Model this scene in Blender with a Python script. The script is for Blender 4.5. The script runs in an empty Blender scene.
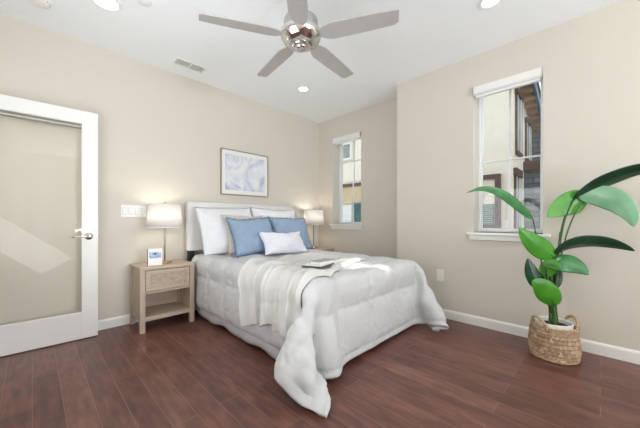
import bpy, bmesh, math, random
import numpy as np
from mathutils import Vector, Matrix, Quaternion, noise
from mathutils.bvhtree import BVHTree
PI = math.pi
SC = bpy.context.scene
COL = SC.collection
random.seed(7)

# ------------------------------------------------------------------ camera
CAM_H, FPX = 1.07, 284.0
cam_data = bpy.data.cameras.new('camera')
cam_data.sensor_width = 36.0
cam_data.lens = 36.0 * FPX / 640.0
cam_data.shift_y = 6.0 / 640.0
cam_data.clip_start = 0.02
camera = bpy.data.objects.new('camera', cam_data)
camera.location = (0, 0, CAM_H)
camera.rotation_euler = (PI / 2, 0, -math.atan2(.7117, .7025))
COL.objects.link(camera)
SC.camera = camera

# ------------------------------------------------------------------ world, sun, fill light, exposure
SC.view_settings.view_transform = 'Standard'
SC.view_settings.look = 'None'
SC.view_settings.gamma = 1.0
SC.view_settings.use_curve_mapping = False
SC.view_settings.exposure = 0.27
SC.cycles.use_denoising = True
SC.cycles.max_bounces = 10
SC.cycles.diffuse_bounces = 6
SC.cycles.transparent_max_bounces = 16
SC.cycles.sample_clamp_indirect = 6.0
world = bpy.data.worlds.new('sky')
world.use_nodes = True
bg = world.node_tree.nodes['Background']
bg.inputs['Color'].default_value = (.76, .89, 1.0, 1)
bg.inputs['Strength'].default_value = 1.35
SC.world = world


def lamp(name, kind, energy, color, loc, direction=None, **kw):
    d = bpy.data.lights.new(name, kind)
    d.energy, d.color = energy, color
    for k, v in kw.items():
        setattr(d, k, v)
    o = bpy.data.objects.new(name, d)
    o.location = loc
    if direction is not None:
        o.rotation_euler = Vector(direction).to_track_quat('-Z', 'Y').to_euler()
    COL.objects.link(o)
    return o


lamp('sun', 'SUN', 3.2, (1, .95, .87), (12, -6, 10), (-1.12, .80, -1.2), angle=.004)
# fill light added behind the camera, aimed upward, set at two unseen windows
lamp('fill_light_side', 'AREA', 205, (.93, .965, 1), (1.4, -3.62, 1.2), (-.8, 1, 2.1), shape='RECTANGLE', size=1.3, size_y=1.7)
lamp('fill_light_rear', 'AREA', 33, (.93, .965, 1), (-.63, 1.45, 1.15), (1, .2, 1.25), shape='RECTANGLE', size=1.5, size_y=2.1)


# ------------------------------------------------------------------ materials
def srgb(r, g, b):
    f = lambda c: (c / 255 / 12.92) if c / 255 <= .04045 else ((c / 255 + .055) / 1.055) ** 2.4
    return (f(r), f(g), f(b), 1)


class NT:
    def __init__(s, name):
        s.m = bpy.data.materials.new(name)
        s.m.use_nodes = True
        s.n, s.l = s.m.node_tree.nodes, s.m.node_tree.links
        s.b = s.n['Principled BSDF']

    def node(s, t, **kw):
        x = s.n.new(t)
        for k, v in kw.items():
            if k in x.inputs:
                x.inputs[k].default_value = v
            else:
                setattr(x, k, v)
        return x

    def link(s, a, b):
        s.l.new(a, b)

    def coords(s, scale=(1, 1, 1), rot=(0, 0, 0), kind='Object'):
        t = s.node('ShaderNodeTexCoord')
        m = s.node('ShaderNodeMapping')
        m.inputs['Scale'].default_value = scale
        m.inputs['Rotation'].default_value = rot
        s.link(t.outputs[kind], m.inputs['Vector'])
        return m.outputs['Vector']

    def noise(s, vec, scale, detail=4, rough=.5):
        x = s.node('ShaderNodeTexNoise', Scale=scale, Detail=detail, Roughness=rough)
        s.link(vec, x.inputs['Vector'])
        return x.outputs['Fac']

    def ramp(s, fac, stops):
        r = s.node('ShaderNodeValToRGB')
        e = r.color_ramp.elements
        while len(e) < len(stops):
            e.new(.5)
        for q, (p, c) in zip(e, stops):
            q.position, q.color = p, c
        s.link(fac, r.inputs['Fac'])
        return r.outputs['Color']

    def bump(s, height, strength, dist=.01, normal=None):
        x = s.node('ShaderNodeBump', Strength=strength, Distance=dist)
        s.link(height, x.inputs['Height'])
        if normal is not None:
            s.link(normal, x.inputs['Normal'])
        s.link(x.outputs['Normal'], s.b.inputs['Normal'])
        return x.outputs['Normal']


def plain(name, c, rough=.5, metal=0, nscale=30, amount=.06, bump=0, bscale=None, spec=.5, scale=(1, 1, 1), transl=0, sheen=0):
    t = NT(name)
    v = t.coords(scale)
    f = t.noise(v, nscale)
    a = [min(1, x * (1 - amount)) for x in c[:3]] + [1]
    b = [min(1, x * (1 + amount)) for x in c[:3]] + [1]
    t.link(t.ramp(f, [(.3, a), (.7, b)]), t.b.inputs['Base Color'])
    t.b.inputs['Roughness'].default_value = rough
    t.b.inputs['Metallic'].default_value = metal
    t.b.inputs['Specular IOR Level'].default_value = spec
    if sheen:
        t.b.inputs['Sheen Weight'].default_value = sheen
    if bump:
        g = t.noise(v, bscale or nscale * 4)
        t.bump(g, bump, .004)
    return t.m


def wood(name, c1, c2, axis=2, rough=.5):
    t = NT(name)
    sc = [26, 26, 26]
    sc[axis] = 1.6
    v = t.coords(tuple(sc))
    f = t.noise(v, 2.2, 6, .6)
    t.link(t.ramp(f, [(.28, c1), (.72, c2)]), t.b.inputs['Base Color'])
    t.b.inputs['Roughness'].default_value = rough
    t.bump(f, .15, .003)
    return t.m


def floor_mat():
    t = NT('dark_plank_floor')
    v = t.coords((1, 1, 1), (0, 0, PI / 2))
    br = t.node('ShaderNodeTexBrick', offset=.37, offset_frequency=2, squash=1.0)
    for k, val in (('Scale', 1.0), ('Mortar Size', .0019), ('Mortar Smooth', .35), ('Bias', 0.0), ('Brick Width', 1.15), ('Row Height', .128)):
        br.inputs[k].default_value = val
    br.inputs['Color1'].default_value = (0, 0, 0, 1)
    br.inputs['Color2'].default_value = (1, 1, 1, 1)
    br.inputs['Mortar'].default_value = (.5, .5, .5, 1)
    t.link(v, br.inputs['Vector'])
    per = t.ramp(br.outputs['Color'], [(0, srgb(104, 69, 60)), (.5, srgb(114, 77, 67)), (1, srgb(125, 86, 75))])
    g = t.noise(t.coords((24, 2.0, 1)), 1.6, 3, .5)
    blot = t.noise(t.coords((7, 3.0, 1)), 1.5, 3, .5)
    gr = t.ramp(g, [(.3, (.72, .70, .70, 1)), (.75, (1.18, 1.14, 1.12, 1))])
    bl = t.ramp(blot, [(.3, (.72, .70, .70, 1)), (.72, (1.26, 1.24, 1.23, 1))])
    m1 = t.node('ShaderNodeMixRGB', blend_type='MULTIPLY', Fac=1.0)
    t.link(per, m1.inputs[1]); t.link(gr, m1.inputs[2])
    m2 = t.node('ShaderNodeMixRGB', blend_type='MULTIPLY', Fac=1.0)
    t.link(m1.outputs[0], m2.inputs[1]); t.link(bl, m2.inputs[2])
    fine = t.noise(t.coords((22, 5, 1)), 1.3, 2, .5)
    m4 = t.node('ShaderNodeMixRGB', blend_type='MULTIPLY', Fac=1.0)
    t.link(m2.outputs[0], m4.inputs[1]); t.link(t.ramp(fine, [(.35, (.84, .83, .83, 1)), (.68, (1.16, 1.16, 1.16, 1))]), m4.inputs[2])
    m3 = t.node('ShaderNodeMixRGB')
    t.link(br.outputs['Fac'], m3.inputs[0]); t.link(m4.outputs[0], m3.inputs[1])
    m3.inputs[2].default_value = srgb(138, 103, 92)  # paler joints: glints off the plank bevels put into the colour
    t.link(m3.outputs[0], t.b.inputs['Base Color'])
    rr = t.node('ShaderNodeMapRange')
    rr.inputs['To Min'].default_value, rr.inputs['To Max'].default_value = .27, .40
    t.link(blot, rr.inputs['Value'])
    t.link(rr.outputs[0], t.b.inputs['Roughness'])
    t.b.inputs['Specular IOR Level'].default_value = .5
    scr = t.noise(t.coords((5, 22, 1)), 1.2, 3, .5)
    n1 = t.bump(scr, .13, .005)
    inv = t.node('ShaderNodeMath', operation='SUBTRACT')
    inv.inputs[0].default_value = 1.0
    t.link(br.outputs['Fac'], inv.inputs[1])
    t.bump(inv.outputs[0], .5, .004, n1)
    return t.m


def glass_mat(name, tint=(1, 1, 1, 1), ior=1.45):
    t = NT(name)
    out = t.n['Material Output']
    t.n.remove(t.b)
    tr = t.node('ShaderNodeBsdfTransparent')
    tr.inputs[0].default_value = tint
    gl = t.node('ShaderNodeBsdfGlossy')
    gl.inputs['Roughness'].default_value = .02
    fr = t.node('ShaderNodeFresnel')
    fr.inputs['IOR'].default_value = ior
    mx = t.node('ShaderNodeMixShader')
    ge = t.node('ShaderNodeNewGeometry')      # same reflectance on both faces of a pane
    ma = t.node('ShaderNodeMath', operation='MULTIPLY_ADD')
    ma.inputs[1].default_value = 1 / ior - ior
    ma.inputs[2].default_value = ior
    t.link(ge.outputs['Backfacing'], ma.inputs[0]); t.link(ma.outputs[0], fr.inputs['IOR'])
    t.link(fr.outputs[0], mx.inputs[0]); t.link(tr.outputs[0], mx.inputs[1]); t.link(gl.outputs[0], mx.inputs[2])
    t.link(mx.outputs[0], out.inputs['Surface'])
    return t.m


def emit(name, c, s):
    t = NT(name)
    t.b.inputs['Base Color'].default_value = c
    t.b.inputs['Emission Color'].default_value = c
    t.b.inputs['Emission Strength'].default_value = s
    return t.m


def shade_mat():
    t = NT('white_linen_shade')
    out = t.n['Material Output']
    f = t.noise(t.coords((1, 1, 1)), 240)
    col = t.ramp(f, [(.3, (.93, .925, .92, 1)), (.7, (.98, .975, .97, 1))])
    d = t.node('ShaderNodeBsdfDiffuse'); tl = t.node('ShaderNodeBsdfTranslucent')
    mx = t.node('ShaderNodeMixShader'); mx.inputs[0].default_value = .6
    t.link(col, d.inputs[0]); t.link(col, tl.inputs[0])
    t.link(d.outputs[0], mx.inputs[1]); t.link(tl.outputs[0], mx.inputs[2])
    t.link(mx.outputs[0], out.inputs['Surface'])
    return t.m


def leaf_mat(name, c1, c2, rough=.32, vein=28):
    t = NT(name)
    v = t.coords((1, 1, 1), kind='UV')
    w = t.node('ShaderNodeTexWave', Scale=vein, Distortion=1.5)
    w.bands_direction = 'X'
    t.link(v, w.inputs['Vector'])
    f = t.noise(t.coords((1, 1, 1)), 9)
    mx = t.node('ShaderNodeMath', operation='MULTIPLY_ADD')
    t.link(w.outputs['Fac'], mx.inputs[0]); mx.inputs[1].default_value = .22
    t.link(f, mx.inputs[2])
    t.link(t.ramp(mx.outputs[0], [(.35, c1), (.85, c2)]), t.b.inputs['Base Color'])
    t.b.inputs['Roughness'].default_value = rough
    t.b.inputs['Specular IOR Level'].default_value = .9
    t.bump(w.outputs['Fac'], .12, .002)
    out = t.n['Material Output']
    tl = t.node('ShaderNodeBsdfTranslucent')
    tl.inputs[0].default_value = [min(1, x * 1.5) for x in c2[:3]] + [1]
    mx2 = t.node('ShaderNodeMixShader'); mx2.inputs[0].default_value = .3
    t.link(t.b.outputs[0], mx2.inputs[1]); t.link(tl.outputs[0], mx2.inputs[2])
    t.link(mx2.outputs[0], out.inputs['Surface'])
    return t.m


def fabric(name, c, amount=.05, wscale=420, bump=.25, rough=.9, wrinkle=0, stripe=None):
    t = NT(name)
    v = t.coords((1, 1, 1))
    f = t.noise(v, 14, 4)
    a = [x * (1 - amount) for x in c[:3]] + [1]
    b = [min(1, x * (1 + amount)) for x in c[:3]] + [1]
    col = t.ramp(f, [(.3, a), (.7, b)])
    if stripe:
        w = t.node('ShaderNodeTexWave', Scale=stripe[0], Distortion=.5)
        w.bands_direction = stripe[2]
        w.inputs['Detail Scale'].default_value = 2
        t.link(v, w.inputs['Vector'])
        m = t.node('ShaderNodeMixRGB')
        t.link(t.ramp(w.outputs['Fac'], [(.5, (0, 0, 0, 1)), (.95, (1, 1, 1, 1))]), m.inputs[0])
        t.link(col, m.inputs[1]); m.inputs[2].default_value = stripe[1]
        col = m.outputs[0]
    t.link(col, t.b.inputs['Base Color'])
    t.b.inputs['Roughness'].default_value = rough
    t.b.inputs['Specular IOR Level'].default_value = .15
    t.b.inputs['Sheen Weight'].default_value = .08
    g = t.noise(v, wscale, 2)
    n = t.bump(g, bump, .002)
    if wrinkle:
        h = t.noise(t.coords((1, 1, 1)), 11, 5, .6)
        t.bump(h, wrinkle, .02, n)
    return t.m


M = {}
M['wall'] = plain('beige_wall_paint', srgb(217, 211, 200), .85, nscale=2, amount=.012, bump=.05, bscale=260, spec=.2)
M['ceil'] = plain('white_ceiling_paint', srgb(247, 251, 253), .9, nscale=2, amount=.01, bump=.06, bscale=200, spec=.2)
M['white'] = plain('white_trim_paint', srgb(240, 240, 238), .35, nscale=4, amount=.01, bump=.02, bscale=90)
M['vinyl'] = plain('white_vinyl', srgb(242, 243, 243), .3, nscale=5, amount=.01)
M['plate'] = plain('white_plastic', srgb(240, 240, 238), .3, nscale=20, amount=.01)
M['slot'] = plain('grey_shadow_plastic', srgb(168, 168, 166), .5)
M['floor'] = floor_mat()
M['glass'] = glass_mat('window_glass')
M['doorglass'] = glass_mat('door_glass', (1, 1, .99, 1), 1.3)
M['chrome'] = plain('polished_nickel', srgb(214, 212, 208), .13, 1, 4, .04)
M['nickel'] = plain('brushed_nickel', srgb(190, 188, 184), .3, 1, 60, .06, scale=(1, 1, 14))
M['blade'] = plain('silver_grey_blade', srgb(184, 182, 179), .4, .15, 8, .04)
M['alum'] = plain('grey_aluminium', srgb(165, 163, 154), .35, .6, 20, .05)
M['brass'] = plain('pale_brass', srgb(205, 182, 142), .22, 1, 30, .05)
M['pole'] = plain('aged_nickel_pole', srgb(150, 142, 130), .25, 1, 30, .05)
M['shade'] = shade_mat()
M['bulb'] = emit('lit_bulb', (1, .88, .70, 1), 9)
M['canlight'] = emit('lit_downlight', (1, .95, .86, 1), 4)
M['lens'] = plain('frosted_lens', srgb(228, 226, 220), .4)
M['oak'] = wood('washed_oak_upright', srgb(176, 156, 138), srgb(206, 189, 171), 2)
M['oakx'] = wood('washed_oak_across', srgb(176, 156, 138), srgb(206, 189, 171), 0)
M['upholstery'] = fabric('white_upholstery', srgb(232, 232, 232), .02, 380, .25)
M['navy'] = plain('charcoal_leg', srgb(45, 49, 58), .4)
M['comforter'] = fabric('white_comforter_cotton', srgb(207, 208, 209), .012, 500, .08, wrinkle=.3)
M['skirt'] = fabric('pale_grey_skirt', srgb(208, 210, 214), .03, 400, .2, wrinkle=.3)
M['mattress'] = fabric('mattress_ticking', srgb(225, 222, 216), .03)
M['throw'] = fabric('ivory_knit', srgb(216, 215, 212), .02, 300, .3, wrinkle=.12)
M['sham'] = fabric('white_sham_cotton', srgb(236, 237, 241), .015, 420, .12, wrinkle=.35)
M['linen'] = fabric('oatmeal_linen', srgb(214, 206, 196), .04, 380, .4, wrinkle=.35)
M['blue'] = fabric('dusty_blue_linen', srgb(150, 170, 195), .05, 330, .5, wrinkle=.4)
M['bluefringe'] = fabric('blue_fringe', srgb(98, 134, 168), .1, 330, .4)
M['lumbar'] = fabric('white_woven_stripe', srgb(232, 233, 242), .02, 330, .4, wrinkle=.2, stripe=(14, srgb(222, 224, 236), 'Z'))
M['paper'] = plain('white_paper', srgb(238, 238, 236), .6, nscale=30, amount=.02)
M['cover'] = plain('charcoal_cover', srgb(62, 62, 66), .5)
M['greystripe'] = fabric('grey_stripes', srgb(196, 196, 198), .05, 300, .2, stripe=(22, srgb(120, 121, 126), 'Y'))
M['frame'] = plain('champagne_frame', srgb(172, 162, 146), .35, .5, 40, .06)
M['soil'] = plain('dark_soil', srgb(42, 36, 31), .95, nscale=60, amount=.4, bump=.8, bscale=120)
M['pot'] = plain('white_glazed_pot', srgb(236, 235, 230), .3, nscale=8, amount=.01)
M['stem'] = plain('green_stem', srgb(62, 98, 44), .45, nscale=12, amount=.25, scale=(6, 6, 1))
M['leafdark'] = leaf_mat('deep_green_leaf', srgb(20, 58, 40), srgb(46, 96, 66), .22)
M['leafmid'] = leaf_mat('mid_green_leaf', srgb(40, 110, 62), srgb(84, 160, 92), .2)
M['leafbright'] = leaf_mat('bright_green_leaf', srgb(60, 142, 34), srgb(104, 186, 62), .32)  # bright tone includes light shining through some leaves, put into the colour
M['leafglare'] = leaf_mat('glare_green_leaf', srgb(126, 190, 142), srgb(176, 220, 188), .16)  # glossy reflection painted into the leaf colour as a pale tone


def art_mat():
    t = NT('abstract_blue_wash')
    v = t.coords((1, 1, 1))
    d = t.node('ShaderNodeTexNoise', Scale=3.2, Detail=5, Roughness=.6, Distortion=1.6)
    t.link(v, d.inputs['Vector'])
    c1 = t.ramp(d.outputs['Fac'], [(.25, srgb(236, 237, 240)), (.44, srgb(226, 229, 234)), (.56, srgb(200, 209, 224)), (.68, srgb(160, 176, 204)), (.8, srgb(222, 224, 232))])
    d2 = t.node('ShaderNodeTexNoise', Scale=3.4, Detail=6, Roughness=.7, Distortion=1.2)
    t.link(v, d2.inputs['Vector'])
    m = t.node('ShaderNodeMixRGB')
    t.link(t.ramp(d2.outputs['Fac'], [(.5, (0, 0, 0, 1)), (.62, (.55, .55, .55, 1)), (.7, (0, 0, 0, 1))]), m.inputs[0])
    t.link(c1, m.inputs[1]); m.inputs[2].default_value = srgb(150, 152, 184)
    t.link(m.outputs[0], t.b.inputs['Base Color'])
    t.b.inputs['Roughness'].default_value = .7
    return t.m


def card_mat():
    t = NT('blue_skyline_print')
    v = t.coords((1, 1, 1))
    n = t.node('ShaderNodeTexNoise', Scale=70.0, Detail=4, Roughness=.6)
    t.link(v, n.inputs['Vector'])
    t.link(t.ramp(n.outputs['Fac'], [(.3, srgb(96, 128, 176)), (.5, srgb(158, 184, 216)), (.65, srgb(216, 226, 240))]), t.b.inputs['Base Color'])
    t.b.inputs['Roughness'].default_value = .3
    return t.m


def weave_mat(name, c1, c2, sx, sz, depth=.004, mort=None, mix=.8):
    t = NT(name)
    v = t.coords((1, 1, 1), kind='UV')
    br = t.node('ShaderNodeTexBrick', offset=.5)
    br.inputs['Scale'].default_value = 1
    br.inputs['Brick Width'].default_value = sx; br.inputs['Row Height'].default_value = sz
    br.inputs['Mortar Size'].default_value = sz * .12; br.inputs['Mortar Smooth'].default_value = .9
    br.inputs['Color1'].default_value = c1; br.inputs['Color2'].default_value = c2
    br.inputs['Mortar'].default_value = mort or [x * .5 for x in c1[:3]] + [1]
    t.link(v, br.inputs['Vector'])
    f = t.noise(t.coords((1, 1, 1)), 45, 4)
    m = t.node('ShaderNodeMixRGB', blend_type='MULTIPLY', Fac=mix)
    t.link(br.outputs['Color'], m.inputs[1]); t.link(t.ramp(f, [(.3, (.7, .68, .66, 1)), (.7, (1.2, 1.2, 1.2, 1))]), m.inputs[2])
    t.link(m.outputs[0], t.b.inputs['Base Color'])
    t.b.inputs['Roughness'].default_value = .8
    inv = t.node('ShaderNodeMath', operation='SUBTRACT'); inv.inputs[0].default_value = 1
    t.link(br.outputs['Fac'], inv.inputs[1])
    n = t.bump(f, .4, depth)
    t.bump(inv.outputs[0], .8, depth, n)
    return t.m


def stone_mat():
    t = NT('stacked_grey_stone')
    co = t.node('ShaderNodeTexCoord'); sp = t.node('ShaderNodeSeparateXYZ'); cb = t.node('ShaderNodeCombineXYZ')
    t.link(co.outputs['Object'], sp.inputs[0]); t.link(sp.outputs['Y'], cb.inputs['X']); t.link(sp.outputs['Z'], cb.inputs['Y'])
    v = cb.outputs[0]
    br = t.node('ShaderNodeTexBrick', offset=.43, squash=.7, squash_frequency=3)
    br.inputs['Scale'].default_value = 1
    br.inputs['Brick Width'].default_value = .42; br.inputs['Row Height'].default_value = .13
    br.inputs['Mortar Size'].default_value = .012
    br.inputs['Color1'].default_value = srgb(96, 97, 102); br.inputs['Color2'].default_value = srgb(150, 149, 150)
    br.inputs['Mortar'].default_value = srgb(84, 82, 82)
    t.link(v, br.inputs['Vector'])
    t.link(br.outputs['Color'], t.b.inputs['Base Color'])
    t.b.inputs['Roughness'].default_value = .9
    inv = t.node('ShaderNodeMath', operation='SUBTRACT'); inv.inputs[0].default_value = 1
    t.link(br.outputs['Fac'], inv.inputs[1])
    t.bump(inv.outputs[0], .9, .03)
    return t.m


M['art'] = art_mat()
M['card'] = card_mat()
M['basket'] = weave_mat('twisted_seagrass', srgb(216, 188, 158), srgb(182, 150, 120), .055, .017, .008)
M['rope'] = plain('seagrass_rope', srgb(192, 162, 132), .8, nscale=90, amount=.3, bump=.6, bscale=160)
M['cane'] = weave_mat('woven_cane', srgb(208, 192, 174), srgb(188, 168, 148), .03, .014, .002, None, .25)
M['stucco'] = plain('cream_stucco', srgb(240, 226, 204), .9, nscale=6, amount=.03, bump=.3, bscale=90)
M['tan'] = plain('tan_stucco', srgb(206, 180, 142), .9, nscale=6, amount=.05, bump=.3, bscale=90)
M['siding'] = plain('white_siding', srgb(236, 232, 222), .7, nscale=4, amount=.02)
M['brown'] = plain('brown_trim_paint', srgb(92, 66, 56), .7, nscale=12, amount=.1)
M['rafter'] = plain('rafter_wood', srgb(176, 142, 112), .7, nscale=12, amount=.12)
M['gutter'] = plain('blue_grey_gutter', srgb(84, 108, 128), .5, nscale=8, amount=.05)
M['pane'] = plain('dark_grey_pane', srgb(150, 148, 142), .45, nscale=3, amount=.25, spec=.2)
M['teal'] = plain('teal_pane', srgb(64, 100, 100), .4, nscale=5, amount=.25, spec=.2)
M['louver'] = plain('grey_green_louvre', srgb(134, 150, 140), .5, nscale=8, amount=.05)
M['stone'] = stone_mat()
M['concrete'] = plain('pale_concrete', srgb(186, 182, 174), .9, nscale=5, amount=.08, bump=.3, bscale=60)
M['rooftile'] = plain('brown_roof_tile', srgb(120, 96, 82), .85, nscale=10, amount=.2, bump=.4, bscale=40)


# ------------------------------------------------------------------ mesh helpers
class MB:
    """collects shapes into one bmesh and links it as ONE object"""

    def __init__(s):
        s.bm = bmesh.new()
        s.uv = s.bm.loops.layers.uv.new('UVMap')

    def box(s, x0, x1, y0, y1, z0, z1, bev=0, seg=2, rot=None, piv=None):
        r = bmesh.ops.create_cube(s.bm, size=1)
        vs = r['verts']
        for v in vs:
            v.co = Vector(((x0 + x1) / 2 + v.co.x * (x1 - x0), (y0 + y1) / 2 + v.co.y * (y1 - y0), (z0 + z1) / 2 + v.co.z * (z1 - z0)))
        if bev:
            es = list({e for v in vs for e in v.link_edges})
            q = bmesh.ops.bevel(s.bm, geom=es, offset=bev, segments=seg, affect='EDGES', profile=.5)
            vs = list(set(q['verts']) | {v for v in vs if v.is_valid})
        if rot is not None:
            p = Vector(piv) if piv else Vector(((x0 + x1) / 2, (y0 + y1) / 2, (z0 + z1) / 2))
            for v in vs:
                v.co = rot @ (v.co - p) + p
        return s

    def lathe(s, prof, c=(0, 0, 0), n=32, axis=None, cap=True, sx=1, sy=1):
        R = Vector((0, 0, 1)).rotation_difference(Vector(axis)).to_matrix() if axis else Matrix.Identity(3)
        c = Vector(c)
        rings = []
        for (r, z) in prof:
            rings.append([s.bm.verts.new(c + R @ Vector((r * math.cos(2 * PI * k / n) * sx, r * math.sin(2 * PI * k / n) * sy, z))) for k in range(n)])
        tot = 0
        for i in range(len(rings) - 1):
            h = math.hypot(prof[i + 1][0] - prof[i][0], prof[i + 1][1] - prof[i][1])
            for k in range(n):
                f = s.bm.faces.new((rings[i][k], rings[i][(k + 1) % n], rings[i + 1][(k + 1) % n], rings[i + 1][k]))
                per = 2 * PI * max(prof[0][0], .01)
                for lp, (u, w) in zip(f.loops, ((k / n * per, tot), ((k + 1) / n * per, tot), ((k + 1) / n * per, tot + h), (k / n * per, tot + h))):
                    lp[s.uv].uv = (u, w)
            tot += h
        if cap:
            for rg in (rings[0], rings[-1]):
                if (rg[0].co - rg[n // 2].co).length > 1e-5:
                    s.bm.faces.new(rg)
        return s

    def cyl(s, a, b, r, r2=None, n=20):
        a, b = Vector(a), Vector(b)
        L = (b - a).length
        return s.lathe([(r, 0), (r2 if r2 else r, L)], a, n, (b - a).normalized())

    def tube(s, pts, r, n=10, taper=None):
        pts = [Vector(p) for p in pts]
        rings = []
        up = Vector((.31, .17, 1)).normalized()
        for i, p in enumerate(pts):
            t = (pts[min(i + 1, len(pts) - 1)] - pts[max(i - 1, 0)]).normalized()
            a = t.cross(up)
            a = a.normalized() if a.length > 1e-4 else Vector((1, 0, 0))
            b = t.cross(a)
            rr = r if taper is None else r + (taper - r) * i / (len(pts) - 1)
            rings.append([s.bm.verts.new(p + rr * (a * math.cos(2 * PI * k / n) + b * math.sin(2 * PI * k / n))) for k in range(n)])
        for i in range(len(rings) - 1):
            for k in range(n):
                s.bm.faces.new((rings[i][k], rings[i][(k + 1) % n], rings[i + 1][(k + 1) % n], rings[i + 1][k]))
        s.bm.faces.new(rings[0]); s.bm.faces.new(rings[-1])
        return s

    def grid(s, P, nu, nv, closed_u=False, uvscale=None):
        vs = [[s.bm.verts.new(P(i / nu, j / nv)) for i in range(nu + (0 if closed_u else 1))] for j in range(nv + 1)]
        for j in range(nv):
            for i in range(nu):
                i2 = (i + 1) % len(vs[0])
                f = s.bm.faces.new((vs[j][i], vs[j][i2], vs[j + 1][i2], vs[j + 1][i]))
                if uvscale:
                    for lp, (a, b) in zip(f.loops, ((i, j), (i + 1, j), (i + 1, j + 1), (i, j + 1))):
                        lp[s.uv].uv = (a / nu * uvscale[0], b / nv * uvscale[1])
        return vs

    def prism(s, poly, h0, h1, mat=None):
        """polygon in XY extruded in Z, then transformed by mat"""
        mat = mat or Matrix.Identity(4)
        lo = [s.bm.verts.new(mat @ Vector((x, y, h0))) for x, y in poly]
        hi = [s.bm.verts.new(mat @ Vector((x, y, h1))) for x, y in poly]
        n = len(poly)
        s.bm.faces.new(lo[::-1]); s.bm.faces.new(hi)
        for k in range(n):
            s.bm.faces.new((lo[k], lo[(k + 1) % n], hi[(k + 1) % n], hi[k]))
        return s

    def build(s, name, m, parent=None, smooth=False, keep=False, recalc=True, origin=None):
        if recalc:
            bmesh.ops.recalc_face_normals(s.bm, faces=s.bm.faces[:])
        me = bpy.data.meshes.new(name)
        if origin is not None:
            for v in s.bm.verts:
                v.co -= Vector(origin)
        s.bm.to_mesh(me)
        s.bm.free()
        me.materials.append(m)
        if smooth:
            for p in me.polygons:
                p.use_smooth = True
            if smooth != 'all':
                try:
                    me.set_sharp_from_angle(angle=math.radians(smooth if smooth > 1 else 40))
                except Exception:
                    pass
        o = bpy.data.objects.new(name, me)
        COL.objects.link(o)
        if parent is not None:
            o.parent = parent
        if origin is not None:
            o.location = origin
        return o


def tag(o, label, cat, group=None):
    o['label'] = label
    o['category'] = cat
    if group:
        o['group'] = group
    return o


def struct(o):
    o['kind'] = 'structure'
    return o


def thing(name, loc, label=None, cat=None, group=None, rz=0):
    o = bpy.data.objects.new(name, None)
    o.empty_display_size = .1
    o.location = loc
    o.rotation_euler = (0, 0, rz)
    COL.objects.link(o)
    if label:
        tag(o, label, cat, group)
    return o


def copy_thing(root, loc, label, group=None, rz=0):
    r = root.copy()
    COL.objects.link(r)
    r.location = loc
    r.rotation_euler = (0, 0, rz)
    r['label'] = label
    for ch in list(root.children):
        c = ch.copy()
        COL.objects.link(c)
        c.parent = r
        for g in ch.children:
            d = g.copy()
            COL.objects.link(d)
            d.parent = c
    return r


def holed(axis, c0, c1, u0, u1, z0, z1, holes):
    """wall slab with rectangular holes; axis 'x': plane X=c, u along Y; axis 'y': plane Y=c, u along X"""
    us = sorted({u0, u1, *[h[0] for h in holes], *[h[1] for h in holes]})
    zs = sorted({z0, z1, *[h[2] for h in holes], *[h[3] for h in holes]})
    solid = {}
    for i in range(len(us) - 1):
        for j in range(len(zs) - 1):
            um, zm = (us[i] + us[i + 1]) / 2, (zs[j] + zs[j + 1]) / 2
            solid[i, j] = not any(h[0] < um < h[1] and h[2] < zm < h[3] for h in holes)
    b = MB()
    cache = {}

    def V(i, j, k):
        if (i, j, k) not in cache:
            c = (c0, c1)[k]
            p = (c, us[i], zs[j]) if axis == 'x' else (us[i], c, zs[j])
            cache[i, j, k] = b.bm.verts.new(p)
        return cache[i, j, k]
    for (i, j), s in solid.items():
        if not s:
            continue
        b.bm.faces.new((V(i, j, 0), V(i + 1, j, 0), V(i + 1, j + 1, 0), V(i, j + 1, 0)))
        b.bm.faces.new((V(i, j, 1), V(i + 1, j, 1), V(i + 1, j + 1, 1), V(i, j + 1, 1)))
        for di, dj, e in ((-1, 0, ((i, j), (i, j + 1))), (1, 0, ((i + 1, j), (i + 1, j + 1))), (0, -1, ((i, j), (i + 1, j))), (0, 1, ((i, j + 1), (i + 1, j + 1)))):
            if not solid.get((i + di, j + dj), False):
                (a, bb), (c, d) = e
                b.bm.faces.new((V(a, bb, 0), V(c, d, 0), V(c, d, 1), V(a, bb, 1)))
    return b


# ------------------------------------------------------------------ room shell
YL, XR, XB, HT = 3.47, 3.17, 3.49, 2.75
JOG = 1.79
XN, YN = -.5, -3.5
W1 = (.36, .925, .945, 2.42)      # near window: y0, y1, z0, z1
W2 = (2.574, 3.143, 1.0, 2.405)   # far window
struct(MB().box(XN - 1.5, XB + .25, YN - .2, YL + .2, -.12, 0).build('floor', M['floor']))
struct(MB().box(XN - 1.5, XB + .25, YN - .2, YL + .2, HT, HT + .12).build('ceiling', M['ceil']))
struct(holed('y', YL, YL + .2, XN - 1.5, XB + .25, 0, HT, []).build('wall_left', M['wall']))
struct(holed('x', XR, XR + .25, YN - .2, JOG, 0, HT, [W1]).build('wall_right', M['wall']))
struct(holed('x', XB, XB + .25, JOG, YL, 0, HT, [W2]).build('wall_far', M['wall']))
struct(holed('y', JOG - .12, JOG, XR + .25, XB, 0, HT, []).build('wall_jog', M['wall']))
struct(holed('y', YN - .2, YN, XN - 1.5, XR, 0, HT, [(.75, 2.05, .3, 2.2), (-.33, .02, .05, 2.4)]).build('wall_near', M['wall']))
struct(holed('x', XN - .12, XN, YN, YL, 0, HT, [(.65, 2.25, .25, 2.3), (2.46, 3.36, 0, 2.07)]).build('wall_rear', M['wall']))
struct(holed('x', XN - 1.5, XN - 1.4, YN, YL, 0, HT, []).build('wall_hall', M['wall']))


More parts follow.
